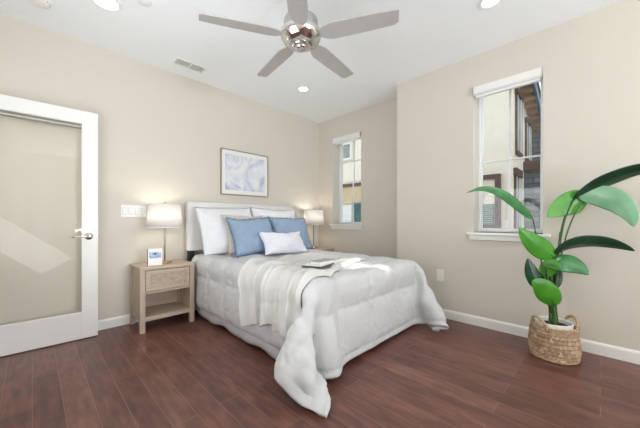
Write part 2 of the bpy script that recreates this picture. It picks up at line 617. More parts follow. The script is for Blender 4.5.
def baseboard(name, axis, c, u0, u1, sgn, h=.095):
    prof = [(0, 0), (.014, 0), (.014, h - .018), (.008, h - .004), (.004, h), (0, h)]
    b = MB()
    ends = []
    for u in (u0, u1):
        ends.append([b.bm.verts.new((c + sgn * d, u, z) if axis == 'x' else (u, c + sgn * d, z)) for d, z in prof])
    for k in range(len(prof)):
        k2 = (k + 1) % len(prof)
        b.bm.faces.new((ends[0][k], ends[0][k2], ends[1][k2], ends[1][k]))
    b.bm.faces.new(ends[0]); b.bm.faces.new(ends[1])
    struct(b.build(name, M['white']))


baseboard('baseboard_left', 'y', YL, XN, XB, -1)
baseboard('baseboard_right', 'x', XR, YN, JOG, -1)
baseboard('baseboard_far', 'x', XB, JOG, YL, -1)
baseboard('baseboard_near', 'y', YN, XN, XR, 1)


def window(name, xin, w, sill_over, muntin_h):
    y0, y1, z0, z1 = w
    r = thing(name, (xin, (y0 + y1) / 2, z0)); struct(r)
    ox, oy, oz = r.location
    xf, xb, fw = xin + .155 - ox, xin + .225 - ox, .024
    a0, a1, h = y0 - oy, y1 - oy, z1 - z0
    f = MB()
    f.box(xf, xb, a0, a0 + fw, 0, h, .004); f.box(xf, xb, a1 - fw, a1, 0, h, .004)
    f.box(xf, xb, a0 + fw, a1 - fw, 0, fw, .004); f.box(xf, xb, a0 + fw, a1 - fw, h - fw, h, .004)
    f.build('window_frame', M['vinyl'], r)
    mid = h * .5
    b0, b1 = a0 + fw, a1 - fw
    for nm, lo, hi, xs in (('lower_sash', fw, mid, xf + .012), ('upper_sash', mid - .012, h - fw, xf + .036)):
        s = MB(); t = .016
        s.box(xs, xs + .022, b0, b0 + t, lo, hi, .003); s.box(xs, xs + .022, b1 - t, b1, lo, hi, .003)
        s.box(xs, xs + .022, b0 + t, b1 - t, lo, lo + t, .003); s.box(xs, xs + .022, b0 + t, b1 - t, hi - t, hi, .003)
        yc = (b0 + b1) / 2
        s.box(xs + .004, xs + .018, yc - .011, yc + .011, lo + t, hi - t, .002)
        if muntin_h:
            zm = (lo + hi) / 2
            s.box(xs + .004, xs + .018, b0 + t, b1 - t, zm - .009, zm + .009, .002)
        so = s.build(nm, M['vinyl'], r)
        MB().box(xs + .009, xs + .012, b0 + t, b1 - t, lo + t, hi - t).build('pane', M['glass'], so)
    o = sill_over
    s = MB(); s.box(-.045, .16, a0 - o, a1 + o, -.026, 0.0, .006)
    s.box(-.018, -.001, a0 - o + .02, a1 + o - .02, -.075, -.026, .004)
    s.build('sill', M['white'], r)
    return r


window('window_1', XR, W1, .055, False)
window('window_2', XB, W2, .05, True)


def big_window(name, c, axis, u0, u1, z0, z1, n):
    r = struct(thing(name, (0, 0, 0)))
    b = MB(); g = MB(); t = .05
    def bx(mb, a0, a1, h0, h1, d0, d1, bev=.004):
        if axis == 'y': mb.box(a0, a1, c - d1, c - d0, h0, h1, bev)
        else: mb.box(c - d1, c - d0, a0, a1, h0, h1, bev)
    bx(b, u0, u1, z0, z0 + t, .02, .08); bx(b, u0, u1, z1 - t, z1, .02, .08)
    for k in range(n + 1):
        u = u0 + (u1 - u0 - t) * k / n
        bx(b, u, u + t, z0 + t, z1 - t, .02, .08)
    bx(g, u0 + t, u1 - t, z0 + t, z1 - t, .048, .052, 0)
    b.build('window_frame', M['vinyl'], r); g.build('pane', M['glass'], r)


big_window('fill_window_3', YN, 'y', .75, 2.05, .3, 2.2, 2)  # unseen window added to carry the side fill light
big_window('window_5', YN, 'y', -.33, .02, .05, 2.4, 1)
big_window('fill_window_4', XN, 'x', .65, 2.25, .25, 2.3, 2)  # unseen window added to carry the rear fill light

# glazed door opened back against the left wall
dv = Vector((.426 - (-.376), 3.298 - 3.318, 0))
dr = struct(thing('door_1', (.426, 3.298, .008), rz=math.atan2(dv.y, dv.x)))
DW, DH, DT = .82, 2.04, .04
b = MB()
b.box(-.115, 0, 0, DT, 0, DH, .002); b.box(-DW, -DW + .115, 0, DT, 0, DH, .002)
b.box(-DW + .115, -.115, 0, DT, 0, .235, .002); b.box(-DW + .115, -.115, 0, DT, DH - .115, DH, .002)
b.build('door_frame', M['white'], dr)
MB().box(-DW + .11, -.11, .016, .022, .23, DH - .11).build('glass_panel', M['doorglass'], dr)
b = MB(); b.cyl((-DW + .117, .034, DH - .138), (-.117, .034, DH - .138), .019, n=16)
b.box(-DW + .117, -.117, .026, .042, DH - .122, DH - .113)
b.build('shade_tube', M['alum'], dr, smooth=True)
h = MB()
hz = .915
h.lathe([(.001, 0), (.024, 0), (.031, .003), (.031, .008), (.024, .013), (.012, .016), (.011, .045), (.001, .046)], (-.066, 0, hz), 28, (0, -1, 0))
hd = h.build('handle', M['chrome'], dr, smooth=True)
l = MB()
l.tube([(-.066, -.044, hz), (-.085, -.049, hz), (-.12, -.05, hz + .003), (-.16, -.047, hz + .001), (-.185, -.044, hz - .004)], .009, 12, .006)
l.build('lever', M['chrome'], hd, smooth='all')
l = MB(); l.box(-.001, .0015, .008, .032, hz - .03, hz + .03, .0005); l.cyl((0, .02, hz), (.009, .02, hz), .008, .006)
l.build('latch', M['chrome'], dr)

# casing of the doorway the door belongs to
b = MB()
b.box(XN - .0, XN + .015, 2.39, 2.46, 0, 2.14); b.box(XN, XN + .015, 3.36, 3.43, 0, 2.14); b.box(XN, XN + .015, 2.46, 3.36, 2.07, 2.14)
struct(b.build('trim_1', M['white']))


# ------------------------------------------------------------------ the neighbouring house outside
struct(MB().box(20, 26, -19, -11.1, -.3, 19.75).box(20, 26, -11.1, -8.2, -.3, 25).build('wall_sun_blocker', M['stucco']))   # unseen block added to trim the sun to a small bed patch
struct(MB().box(XB + .3, 26, -14, 22, -.35, -.15).build('ground', M['concrete']))
h = thing('neighbour_house', (7, 1.29, -.15), 'cream stucco house with brown trim and grey stone seen through both windows', 'house')
hx, hy, hz_ = h.location
def hb(mb, x0, x1, y0, y1, z0, z1, bev=0):
    mb.box(x0 - hx, x1 - hx, y0 - hy, y1 - hy, z0 - hz_, z1 - hz_, bev); return mb
SWAP = Matrix(((1, 0, 0, 0), (0, 0, 1, 0), (0, 1, 0, 0), (0, 0, 0, 1)))
def rake(x): return 4.32 - .33 * (x - 7)            # underside of the sloping roof
def xz(mb, poly, y0, y1):
    return mb.prism([(x - hx, z - hz_) for x, z in poly], y0 - hy, y1 - hy, SWAP)
xz(MB(), [(7, -.15), (11.4, -.15), (11.4, rake(11.4)), (7, rake(7))], 1.29, 14).build('wall', M['stucco'], h)
hb(MB(), 6.93, 7.0, 3.6, 14, 1.55, 2.1).build('wall_band', M['tan'], h)
hb(MB(), 6.9, 7.0, 3.6, 14, 2.1, 2.2).build('belt_trim', M['brown'], h)
b = MB()
for k in range(10):
    hb(b, 6.95, 7.0, 3.6, 14, -.1 + k * .165, .06 + k * .165, .008)
b.build('siding', M['siding'], h)
hb(MB(), 8.2, 11.0, -4.5, 1.29, -.15, 2.22).build('stone_base', M['stone'], h)
hb(MB(), 8.1, 11.0, -4.5, 1.33, 2.22, 2.44, .01).build('stone_cap', M['brown'], h)
hb(MB(), 9.3, 11.4, -4.5, 1.29, 2.44, 3.40).build('stone_wall', M['stone'], h)
# sloping roof edge with its lookout rafters
xz(MB(), [(6.6, rake(6.6)), (11.4, rake(11.4)), (11.4, rake(11.4) + .07), (6.6, rake(6.6) + .07)], 1.05, 14).build('soffit', M['tan'], h)
for k in range(18):
    x = 6.7 + k * .26
    xz(MB(), [(x, rake(x) - .13), (x + .09, rake(x + .09) - .13), (x + .09, rake(x + .09)), (x, rake(x))], 1.06, 1.29).build('rafter_tail', M['rafter'], h)
xz(MB(), [(6.6, rake(6.6) - .15), (11.4, rake(11.4) - .15), (11.4, rake(11.4) + .08), (6.6, rake(6.6) + .08)], 1.0, 1.05).build('gutter', M['gutter'], h)
xz(MB(), [(6.55, rake(6.55) + .07), (11.4, rake(11.4) + .07), (11.4, rake(11.4) + .15), (6.55, rake(6.55) + .15)], .98, 14).build('roof', M['rooftile'], h)


def hwin_y(x0, x1, z0, z1, head=.1):          # in the wall facing -Y
    f = MB(); t = .09; y = 1.29
    hb(f, x0, x0 + t, y - .035, y, z0, z1); hb(f, x1 - t, x1, y - .035, y, z0, z1)
    hb(f, x0 - .04, x1 + .04, y - .06, y, z1, z1 + head); hb(f, x0, x1, y - .05, y, z0 - .08, z0)
    fo = f.build('window', M['brown'], h)
    g = MB(); hb(g, x0 + t, x1 - t, y - .02, y + .01, z0, z1); g.build('pane', M['pane'], fo)
    g = MB(); hb(g, x0 + t, x0 + t + .04, y - .04, y - .02, z0, z1); hb(g, x1 - t - .04, x1 - t, y - .04, y - .02, z0, z1)
    g.build('sash', M['siding'], fo)


hwin_y(7.2, 7.8, 2.55, 3.75)
hwin_y(8.3, 8.9, 2.55, 3.42)
hwin_y(7.08, 7.66, .85, 2.0, .16)


def hwin_x(y0, y1, z0, z1, t, mf, mp, slats=0, split=None, x=7.0, d=.08):
    f = MB()
    hb(f, x - d, x, y0, y0 + t, z0, z1); hb(f, x - d, x, y1 - t, y1, z0, z1)
    hb(f, x - d, x, y0 + t, y1 - t, z1 - t, z1); hb(f, x - d, x, y0 + t, y1 - t, z0, z0 + t)
    fo = f.build('window', mf, h)
    g = MB()
    if slats:
        n = slats; za, zb = z0 + t, (split or z1 - t)
        for k in range(n):
            zz = za + (zb - za) * (k + .15) / n
            hb(g, x - .05, x - .02, y0 + t + .03, y1 - t - .08, zz, zz + (zb - za) / n * .72)
        g.build('louvre', mp, fo)
        g = MB(); hb(g, x - .03, x - .0, y0 + t, y1 - t, split, z1 - t); g.build('panel', M['stucco'], fo)
    else:
        hb(g, x - .03, x + .0, y0 + t, y1 - t, z0 + t, z1 - t); g.build('pane', mp, fo)


hwin_x(1.50, 2.05, .87, 2.05, .1, M['brown'], M['louver'], 10, 1.42)
hwin_x(5.47, 6.0, 2.95, 3.50, .06, M['siding'], M['pane'])
hwin_x(4.6, 5.42, .95, 1.62, .05, M['louver'], M['teal'], x=6.95)


# ------------------------------------------------------------------ bed
BX0, BX1, BY0, BY1 = 1.30, 2.80, 1.36, 3.38
bed = thing('bed', ((BX0 + BX1) / 2, 2.4, 0), 'queen bed with a white upholstered headboard, its bedskirt showing below the comforter', 'bed')
bx, by = bed.location.x, bed.location.y
def B(x, y, z): return Vector((x - bx, y - by, z))
b = MB(); b.box(1.25 - bx, 2.83 - bx, 3.355 - by, 3.44 - by, .71, 1.283, .022, 4)
hb_ = b.build('headboard', M['upholstery'], bed, smooth=True)
b = MB()
for z in (.725, 1.265):
    b.tube([(1.262 - bx, 3.357 - by, z), (2.818 - bx, 3.357 - by, z)], .005, 8)
b.build('welt', M['upholstery'], hb_, smooth='all')
for x in (1.262, 2.745):
    MB().box(x - bx, x + .07 - bx, 3.375 - by, 3.42 - by, 0, .715, .004).build('headboard_leg', M['navy'], bed)
b = MB(); b.box(BX0 + .01 - bx, BX1 - .01 - bx, BY0 - by, 3.34 - by, .33, .6, .05, 4)
b.build('mattress', M['mattress'], bed, smooth=True)
MB().box(BX0 + .02 - bx, BX1 - .02 - bx, BY0 + .02 - by, 3.34 - by, .12, .33, .01).build('box_base', M['mattress'], bed)
# skirt
path = [Vector((1.283, 3.33)), Vector((1.283, 1.345)), Vector((2.817, 1.345)), Vector((2.817, 3.33))]
segs = []
for a, c in zip(path, path[1:]):
    L = (c - a).length; n = int(L / .022)
    nrm = Vector(((c - a).y, -(c - a).x)).normalized()
    for k in range(n):
        segs.append((a.lerp(c, k / n), -nrm if False else nrm, 0))
segs.append((path[-1], Vector((1, 0)), 0))
def skirt(u, v):
    p, nr, _ = segs[min(len(segs) - 1, round(u * (len(segs) - 1)))]
    i = u * (len(segs) - 1)
    d = (.002 + .006 * (1 - v)) * (math.sin(i * .42) + .7 * math.sin(i * .17 + 1))
    z = .035 + .3 * v + (1 - v) * .012 * math.sin(i * .23)
    q = p + nr * d * -1
    return Vector((q.x - bx, q.y - by, z))
b = MB(); b.grid(skirt, len(segs) - 1, 8)
o = b.build('bed_skirt', M['skirt'], bed, smooth='all')
m = o.modifiers.new('thickness', 'SOLIDIFY'); m.thickness = .004

# ------------------------------------------------------------------ comforter: draped cloth shape, refined and quilted
CNX, CNY = 32, 34
CX0, CX1, CY0, CY1 = .775, 3.24, .735, 3.30
# rows of x, y, z in millimetres: the resting drape from foot hem (first) to head (last)
DRAPE = (
    (1102, 1036, 22, 1169, 1072, 24, 1219, 1129, 25, 1243, 1202, 23, 1227, 1277, 22, 1252, 1340, 23, 1313, 1324, 29, 1348, 1256, 37, 1412, 1218, 45, 1479, 1254, 42, 1547, 1292, 38, 1621, 1310, 38, 1698, 1316, 37, 1775, 1313, 37, 1852, 1309, 38, 1929, 1305, 38, 2005, 1310, 37, 2082, 1315, 37, 2159, 1314, 37, 2236, 1314, 37, 2313, 1310, 37, 2390, 1314, 37, 2467, 1315, 36, 2544, 1316, 36, 2622, 1315, 36, 2696, 1297, 37, 2720, 1228, 48, 2688, 1160, 63, 2680, 1086, 77, 2711, 1016, 82, 2758, 1018, 42, 2695, 1063, 46, 2721, 1090, 21),
    (1083, 1109, 23, 1148, 1126, 48, 1196, 1148, 92, 1248, 1204, 98, 1237, 1280, 96, 1241, 1352, 94, 1300, 1326, 103, 1343, 1262, 112, 1409, 1230, 119, 1477, 1265, 116, 1545, 1300, 114, 1621, 1314, 113, 1698, 1315, 113, 1775, 1314, 113, 1852, 1311, 113, 1929, 1305, 113, 2006, 1310, 113, 2082, 1314, 113, 2160, 1314, 113, 2237, 1315, 112, 2314, 1311, 112, 2391, 1314, 112, 2468, 1316, 112, 2545, 1313, 112, 2622, 1316, 112, 2698, 1307, 112, 2727, 1242, 121, 2698, 1173, 137, 2696, 1098, 150, 2747, 1044, 142, 2789, 1067, 90, 2744, 1119, 62, 2706, 1163, 22),
    (1063, 1182, 24, 1131, 1186, 49, 1150, 1197, 84, 1193, 1248, 123, 1241, 1282, 172, 1232, 1358, 168, 1297, 1335, 178, 1338, 1271, 187, 1406, 1241, 194, 1474, 1276, 191, 1544, 1307, 189, 1621, 1316, 188, 1698, 1316, 188, 1775, 1314, 188, 1852, 1311, 188, 1929, 1308, 188, 2006, 1311, 188, 2083, 1315, 188, 2160, 1315, 188, 2237, 1313, 188, 2314, 1314, 188, 2391, 1316, 188, 2468, 1314, 187, 2545, 1314, 187, 2622, 1312, 187, 2699, 1315, 187, 2733, 1256, 195, 2707, 1186, 211, 2720, 1112, 220, 2783, 1083, 196, 2811, 1122, 137, 2786, 1173, 92, 2757, 1217, 37),
    (1046, 1251, 47, 1107, 1243, 92, 1120, 1191, 148, 1175, 1223, 182, 1188, 1290, 216, 1221, 1353, 243, 1291, 1341, 252, 1335, 1279, 262, 1403, 1253, 268, 1472, 1287, 265, 1544, 1313, 264, 1621, 1316, 264, 1698, 1315, 264, 1775, 1316, 264, 1852, 1313, 264, 1929, 1309, 264, 2006, 1312, 264, 2083, 1315, 264, 2160, 1316, 264, 2237, 1313, 263, 2314, 1313, 263, 2391, 1316, 263, 2468, 1316, 263, 2545, 1311, 263, 2622, 1311, 262, 2699, 1317, 262, 2733, 1271, 269, 2718, 1198, 285, 2752, 1133, 285, 2809, 1134, 244, 2820, 1180, 184, 2814, 1229, 124, 2793, 1275, 66),
    (1020, 1307, 92, 1071, 1284, 144, 1104, 1241, 199, 1152, 1212, 250, 1207, 1253, 278, 1221, 1321, 310, 1284, 1347, 327, 1331, 1288, 337, 1400, 1265, 343, 1469, 1298, 340, 1544, 1315, 339, 1621, 1315, 339, 1698, 1314, 339, 1775, 1314, 339, 1852, 1315, 339, 1929, 1310, 339, 2006, 1311, 339, 2083, 1315, 339, 2160, 1315, 339, 2237, 1314, 339, 2314, 1313, 339, 2391, 1315, 339, 2468, 1315, 338, 2545, 1312, 338, 2622, 1310, 338, 2699, 1316, 338, 2757, 1282, 340, 2736, 1210, 357, 2787, 1160, 346, 2825, 1191, 291, 2819, 1239, 231, 2807, 1286, 172, 2805, 1334, 112),
    (1000, 1361, 139, 1036, 1324, 196, 1079, 1290, 250, 1126, 1258, 303, 1185, 1241, 348, 1234, 1287, 377, 1271, 1344, 402, 1326, 1297, 411, 1397, 1276, 417, 1468, 1306, 415, 1544, 1315, 415, 1621, 1315, 415, 1698, 1314, 415, 1775, 1315, 415, 1852, 1314, 415, 1929, 1312, 415, 2006, 1313, 415, 2083, 1314, 415, 2160, 1315, 414, 2237, 1314, 414, 2314, 1315, 414, 2391, 1316, 414, 2468, 1315, 414, 2545, 1313, 414, 2622, 1310, 413, 2699, 1316, 413, 2769, 1296, 412, 2757, 1222, 429, 2818, 1204, 398, 2827, 1249, 339, 2813, 1297, 279, 2819, 1343, 218, 2849, 1375, 156),
    (1045, 1415, 154, 1058, 1388, 225, 1080, 1353, 290, 1115, 1317, 349, 1159, 1284, 403, 1220, 1267, 446, 1258, 1325, 473, 1327, 1314, 484, 1394, 1289, 492, 1467, 1313, 490, 1544, 1316, 490, 1621, 1315, 490, 1698, 1316, 490, 1775, 1315, 490, 1852, 1315, 490, 1929, 1314, 490, 2006, 1314, 490, 2083, 1315, 490, 2160, 1315, 490, 2237, 1316, 490, 2315, 1315, 490, 2392, 1316, 490, 2469, 1314, 489, 2546, 1315, 489, 2622, 1310, 489, 2699, 1316, 488, 2775, 1311, 486, 2788, 1242, 495, 2835, 1260, 446, 2823, 1308, 386, 2838, 1349, 324, 2876, 1365, 259, 2914, 1369, 193),
    (1119, 1416, 146, 1128, 1407, 222, 1137, 1396, 298, 1145, 1378, 372, 1161, 1348, 441, 1197, 1314, 500, 1258, 1296, 543, 1320, 1322, 558, 1392, 1312, 563, 1468, 1312, 566, 1544, 1314, 566, 1621, 1315, 566, 1698, 1316, 566, 1775, 1315, 566, 1852, 1315, 566, 1929, 1315, 566, 2006, 1315, 566, 2083, 1315, 566, 2161, 1315, 566, 2238, 1315, 565, 2315, 1315, 565, 2392, 1315, 565, 2469, 1316, 565, 2546, 1315, 565, 2623, 1314, 564, 2700, 1314, 564, 2773, 1323, 559, 2822, 1281, 550, 2839, 1318, 493, 2864, 1347, 429, 2902, 1349, 362, 2940, 1347, 295, 2978, 1349, 228),
    (1189, 1390, 134, 1199, 1382, 210, 1208, 1375, 286, 1218, 1369, 363, 1228, 1363, 439, 1237, 1358, 515, 1245, 1352, 590, 1312, 1340, 627, 1389, 1339, 634, 1467, 1340, 635, 1544, 1341, 636, 1621, 1341, 636, 1698, 1341, 636, 1775, 1341, 636, 1852, 1341, 636, 1929, 1341, 636, 2007, 1341, 636, 2084, 1341, 636, 2161, 1341, 635, 2238, 1341, 635, 2315, 1341, 635, 2392, 1340, 635, 2469, 1340, 635, 2546, 1340, 635, 2623, 1340, 635, 2700, 1339, 635, 2778, 1335, 634, 2840, 1342, 591, 2887, 1357, 533, 2920, 1369, 462, 2949, 1381, 393, 2979, 1393, 323, 3008, 1404, 252),
    (1257, 1415, 127, 1263, 1414, 204, 1266, 1414, 281, 1267, 1414, 358, 1267, 1413, 435, 1267, 1413, 512, 1266, 1413, 590, 1310, 1413, 650, 1388, 1410, 660, 1466, 1411, 659, 1543, 1411, 659, 1620, 1411, 660, 1698, 1411, 660, 1775, 1411, 660, 1852, 1411, 660, 1929, 1411, 660, 2006, 1411, 659, 2084, 1411, 659, 2161, 1411, 659, 2238, 1411, 659, 2315, 1411, 659, 2392, 1411, 659, 2470, 1411, 659, 2547, 1411, 659, 2624, 1410, 659, 2701, 1410, 659, 2781, 1411, 655, 2835, 1412, 599, 2844, 1415, 524, 2872, 1423, 452, 2900, 1433, 381, 2928, 1445, 310, 2954, 1453, 238),
    (1266, 1489, 127, 1264, 1489, 204, 1264, 1489, 281, 1262, 1489, 359, 1262, 1489, 436, 1262, 1488, 513, 1267, 1488, 590, 1312, 1487, 651, 1389, 1487, 659, 1466, 1487, 659, 1543, 1487, 659, 1620, 1487, 659, 1698, 1487, 659, 1775, 1487, 659, 1852, 1487, 659, 1929, 1487, 659, 2006, 1487, 659, 2084, 1487, 659, 2161, 1487, 659, 2238, 1487, 659, 2315, 1487, 659, 2392, 1487, 659, 2470, 1486, 659, 2547, 1486, 659, 2624, 1486, 659, 2701, 1486, 659, 2779, 1486, 654, 2830, 1488, 599, 2844, 1488, 524, 2840, 1488, 447, 2852, 1489, 370, 2872, 1493, 296, 2896, 1499, 223),
    (1260, 1565, 127, 1259, 1564, 205, 1258, 1564, 282, 1257, 1564, 359, 1261, 1564, 436, 1261, 1564, 513, 1267, 1564, 590, 1312, 1563, 651, 1389, 1562, 659, 1466, 1562, 659, 1543, 1562, 659, 1621, 1562, 659, 1698, 1562, 659, 1775, 1562, 659, 1852, 1562, 659, 1929, 1562, 659, 2007, 1562, 659, 2084, 1562, 659, 2161, 1562, 659, 2238, 1562, 659, 2315, 1562, 659, 2392, 1562, 659, 2470, 1562, 659, 2547, 1562, 659, 2624, 1562, 659, 2701, 1562, 659, 2778, 1562, 654, 2830, 1563, 600, 2834, 1563, 523, 2835, 1563, 446, 2839, 1563, 369, 2847, 1564, 293, 2860, 1565, 217),
    (1260, 1640, 128, 1259, 1640, 205, 1260, 1640, 282, 1260, 1640, 359, 1261, 1639, 436, 1263, 1639, 513, 1267, 1639, 590, 1313, 1638, 651, 1389, 1638, 659, 1466, 1638, 659, 1544, 1638, 659, 1621, 1638, 659, 1698, 1638, 659, 1775, 1638, 659, 1852, 1638, 659, 1929, 1638, 659, 2007, 1638, 659, 2084, 1638, 659, 2161, 1638, 659, 2238, 1638, 659, 2315, 1638, 659, 2392, 1638, 659, 2470, 1638, 659, 2547, 1638, 659, 2624, 1637, 659, 2701, 1637, 659, 2778, 1638, 654, 2830, 1638, 600, 2838, 1638, 523, 2838, 1639, 446, 2837, 1639, 369, 2841, 1639, 292, 2846, 1639, 215),
    (1262, 1715, 128, 1262, 1715, 205, 1262, 1715, 282, 1263, 1715, 359, 1263, 1715, 436, 1263, 1715, 513, 1267, 1714, 590, 1313, 1714, 651, 1389, 1714, 659, 1467, 1713, 659, 1544, 1713, 659, 1621, 1713, 659, 1698, 1713, 659, 1775, 1713, 659, 1852, 1713, 659, 1929, 1713, 659, 2007, 1713, 659, 2084, 1713, 659, 2161, 1713, 659, 2238, 1713, 659, 2315, 1713, 659, 2392, 1713, 659, 2470, 1713, 659, 2547, 1713, 659, 2624, 1713, 659, 2701, 1713, 659, 2778, 1713, 655, 2830, 1714, 600, 2836, 1714, 523, 2837, 1714, 446, 2838, 1714, 369, 2840, 1714, 292, 2840, 1714, 215),
    (1265, 1791, 128, 1265, 1791, 205, 1263, 1791, 282, 1264, 1790, 359, 1264, 1790, 436, 1264, 1790, 513, 1267, 1790, 591, 1313, 1790, 651, 1390, 1789, 659, 1467, 1789, 659, 1544, 1789, 659, 1621, 1789, 659, 1698, 1789, 659, 1775, 1789, 659, 1852, 1789, 659, 1930, 1789, 659, 2007, 1789, 659, 2084, 1789, 659, 2161, 1789, 659, 2238, 1789, 659, 2315, 1789, 659, 2392, 1789, 659, 2470, 1789, 659, 2547, 1789, 659, 2624, 1789, 659, 2701, 1789, 659, 2778, 1789, 654, 2830, 1789, 600, 2835, 1789, 523, 2837, 1789, 446, 2837, 1789, 369, 2838, 1790, 292, 2839, 1790, 215),
    (1264, 1866, 128, 1264, 1866, 205, 1264, 1866, 282, 1264, 1866, 359, 1264, 1866, 436, 1264, 1866, 513, 1267, 1865, 591, 1313, 1865, 651, 1390, 1865, 659, 1467, 1865, 659, 1544, 1865, 659, 1621, 1865, 659, 1698, 1865, 659, 1775, 1865, 659, 1852, 1865, 659, 1930, 1865, 659, 2007, 1864, 659, 2084, 1864, 659, 2161, 1864, 659, 2238, 1864, 659, 2315, 1864, 659, 2392, 1864, 659, 2470, 1864, 659, 2547, 1864, 659, 2624, 1864, 659, 2701, 1864, 659, 2778, 1864, 654, 2830, 1865, 600, 2837, 1865, 523, 2837, 1865, 446, 2836, 1865, 369, 2837, 1865, 292, 2837, 1865, 215),
    (1266, 1942, 128, 1265, 1942, 205, 1264, 1941, 282, 1263, 1941, 359, 1262, 1941, 436, 1264, 1941, 514, 1267, 1941, 591, 1313, 1941, 651, 1390, 1940, 659, 1467, 1940, 659, 1544, 1940, 659, 1621, 1940, 659, 1698, 1940, 659, 1775, 1940, 659, 1852, 1940, 659, 1930, 1940, 659, 2007, 1940, 659, 2084, 1940, 659, 2161, 1940, 659, 2238, 1940, 659, 2315, 1940, 659, 2392, 1940, 659, 2470, 1940, 659, 2547, 1940, 659, 2624, 1940, 659, 2701, 1940, 659, 2778, 1940, 655, 2830, 1940, 600, 2836, 1940, 523, 2837, 1940, 446, 2837, 1940, 369, 2837, 1940, 292, 2838, 1940, 215),
    (1265, 2017, 128, 1263, 2017, 205, 1263, 2017, 282, 1263, 2017, 359, 1263, 2017, 437, 1264, 2016, 514, 1268, 2016, 591, 1313, 2016, 651, 1390, 2016, 659, 1467, 2016, 659, 1544, 2016, 659, 1621, 2016, 659, 1698, 2016, 659, 1775, 2016, 659, 1852, 2016, 659, 1930, 2016, 659, 2007, 2016, 659, 2084, 2016, 659, 2161, 2016, 659, 2238, 2016, 659, 2315, 2015, 659, 2392, 2015, 659, 2470, 2015, 659, 2547, 2015, 659, 2624, 2015, 659, 2701, 2015, 659, 2778, 2016, 655, 2830, 2016, 600, 2837, 2016, 523, 2836, 2016, 446, 2836, 2016, 369, 2838, 2016, 292, 2837, 2016, 215),
    (1264, 2092, 128, 1263, 2092, 205, 1263, 2092, 282, 1263, 2092, 360, 1264, 2092, 437, 1264, 2092, 514, 1268, 2092, 591, 1313, 2092, 651, 1390, 2091, 659, 1467, 2091, 659, 1544, 2091, 659, 1621, 2091, 659, 1698, 2091, 659, 1775, 2091, 659, 1853, 2091, 659, 1930, 2091, 659, 2007, 2091, 659, 2084, 2091, 659, 2161, 2091, 659, 2238, 2091, 659, 2315, 2091, 659, 2393, 2091, 659, 2470, 2091, 659, 2547, 2091, 659, 2624, 2091, 659, 2701, 2091, 659, 2778, 2091, 655, 2830, 2091, 600, 2836, 2091, 523, 2838, 2091, 446, 2836, 2091, 369, 2836, 2091, 292, 2837, 2091, 215),
    (1265, 2168, 128, 1263, 2168, 205, 1263, 2168, 282, 1262, 2168, 360, 1263, 2168, 437, 1263, 2167, 514, 1268, 2167, 591, 1313, 2167, 651, 1390, 2167, 659, 1467, 2167, 659, 1544, 2167, 659, 1621, 2167, 659, 1698, 2167, 659, 1775, 2167, 659, 1853, 2167, 659, 1930, 2167, 659, 2007, 2167, 659, 2084, 2167, 659, 2161, 2167, 659, 2238, 2167, 659, 2315, 2167, 659, 2393, 2167, 659, 2470, 2167, 659, 2547, 2167, 659, 2624, 2167, 659, 2701, 2167, 659, 2778, 2167, 655, 2830, 2167, 600, 2837, 2167, 523, 2836, 2167, 446, 2836, 2167, 369, 2835, 2167, 292, 2837, 2167, 215),
    (1263, 2243, 128, 1264, 2243, 205, 1263, 2243, 283, 1263, 2243, 360, 1263, 2243, 437, 1264, 2243, 514, 1268, 2243, 591, 1313, 2243, 651, 1390, 2243, 659, 1467, 2243, 659, 1544, 2242, 659, 1621, 2242, 659, 1698, 2242, 659, 1776, 2242, 659, 1853, 2242, 659, 1930, 2242, 659, 2007, 2242, 659, 2084, 2242, 659, 2161, 2242, 659, 2238, 2242, 659, 2315, 2242, 659, 2392, 2242, 659, 2470, 2242, 659, 2547, 2242, 659, 2624, 2242, 659, 2701, 2242, 659, 2778, 2242, 655, 2830, 2242, 600, 2836, 2242, 523, 2837, 2242, 446, 2837, 2242, 369, 2836, 2242, 292, 2836, 2242, 215),
    (1264, 2319, 129, 1264, 2319, 206, 1263, 2319, 283, 1264, 2319, 360, 1265, 2319, 437, 1264, 2318, 514, 1267, 2318, 591, 1313, 2318, 651, 1390, 2318, 659, 1467, 2318, 659, 1544, 2318, 659, 1621, 2318, 659, 1699, 2318, 659, 1776, 2318, 659, 1853, 2318, 659, 1930, 2318, 659, 2007, 2318, 659, 2084, 2318, 659, 2161, 2318, 659, 2238, 2318, 659, 2315, 2318, 659, 2393, 2318, 659, 2470, 2318, 659, 2547, 2318, 659, 2624, 2318, 659, 2701, 2318, 659, 2778, 2318, 655, 2830, 2318, 600, 2837, 2318, 524, 2836, 2318, 446, 2837, 2318, 369, 2836, 2318, 292, 2837, 2318, 215),
    (1264, 2394, 129, 1263, 2394, 206, 1264, 2394, 283, 1264, 2394, 360, 1263, 2394, 437, 1263, 2394, 514, 1267, 2394, 591, 1313, 2394, 651, 1390, 2394, 659, 1467, 2394, 659, 1544, 2394, 659, 1621, 2394, 659, 1699, 2393, 659, 1776, 2394, 659, 1853, 2393, 659, 1930, 2393, 659, 2007, 2393, 659, 2084, 2393, 659, 2161, 2393, 659, 2238, 2393, 659, 2315, 2393, 659, 2393, 2393, 659, 2470, 2393, 659, 2547, 2393, 659, 2624, 2393, 659, 2701, 2393, 659, 2778, 2393, 654, 2830, 2393, 600, 2837, 2393, 523, 2837, 2393, 446, 2837, 2393, 369, 2835, 2393, 292, 2836, 2393, 215),
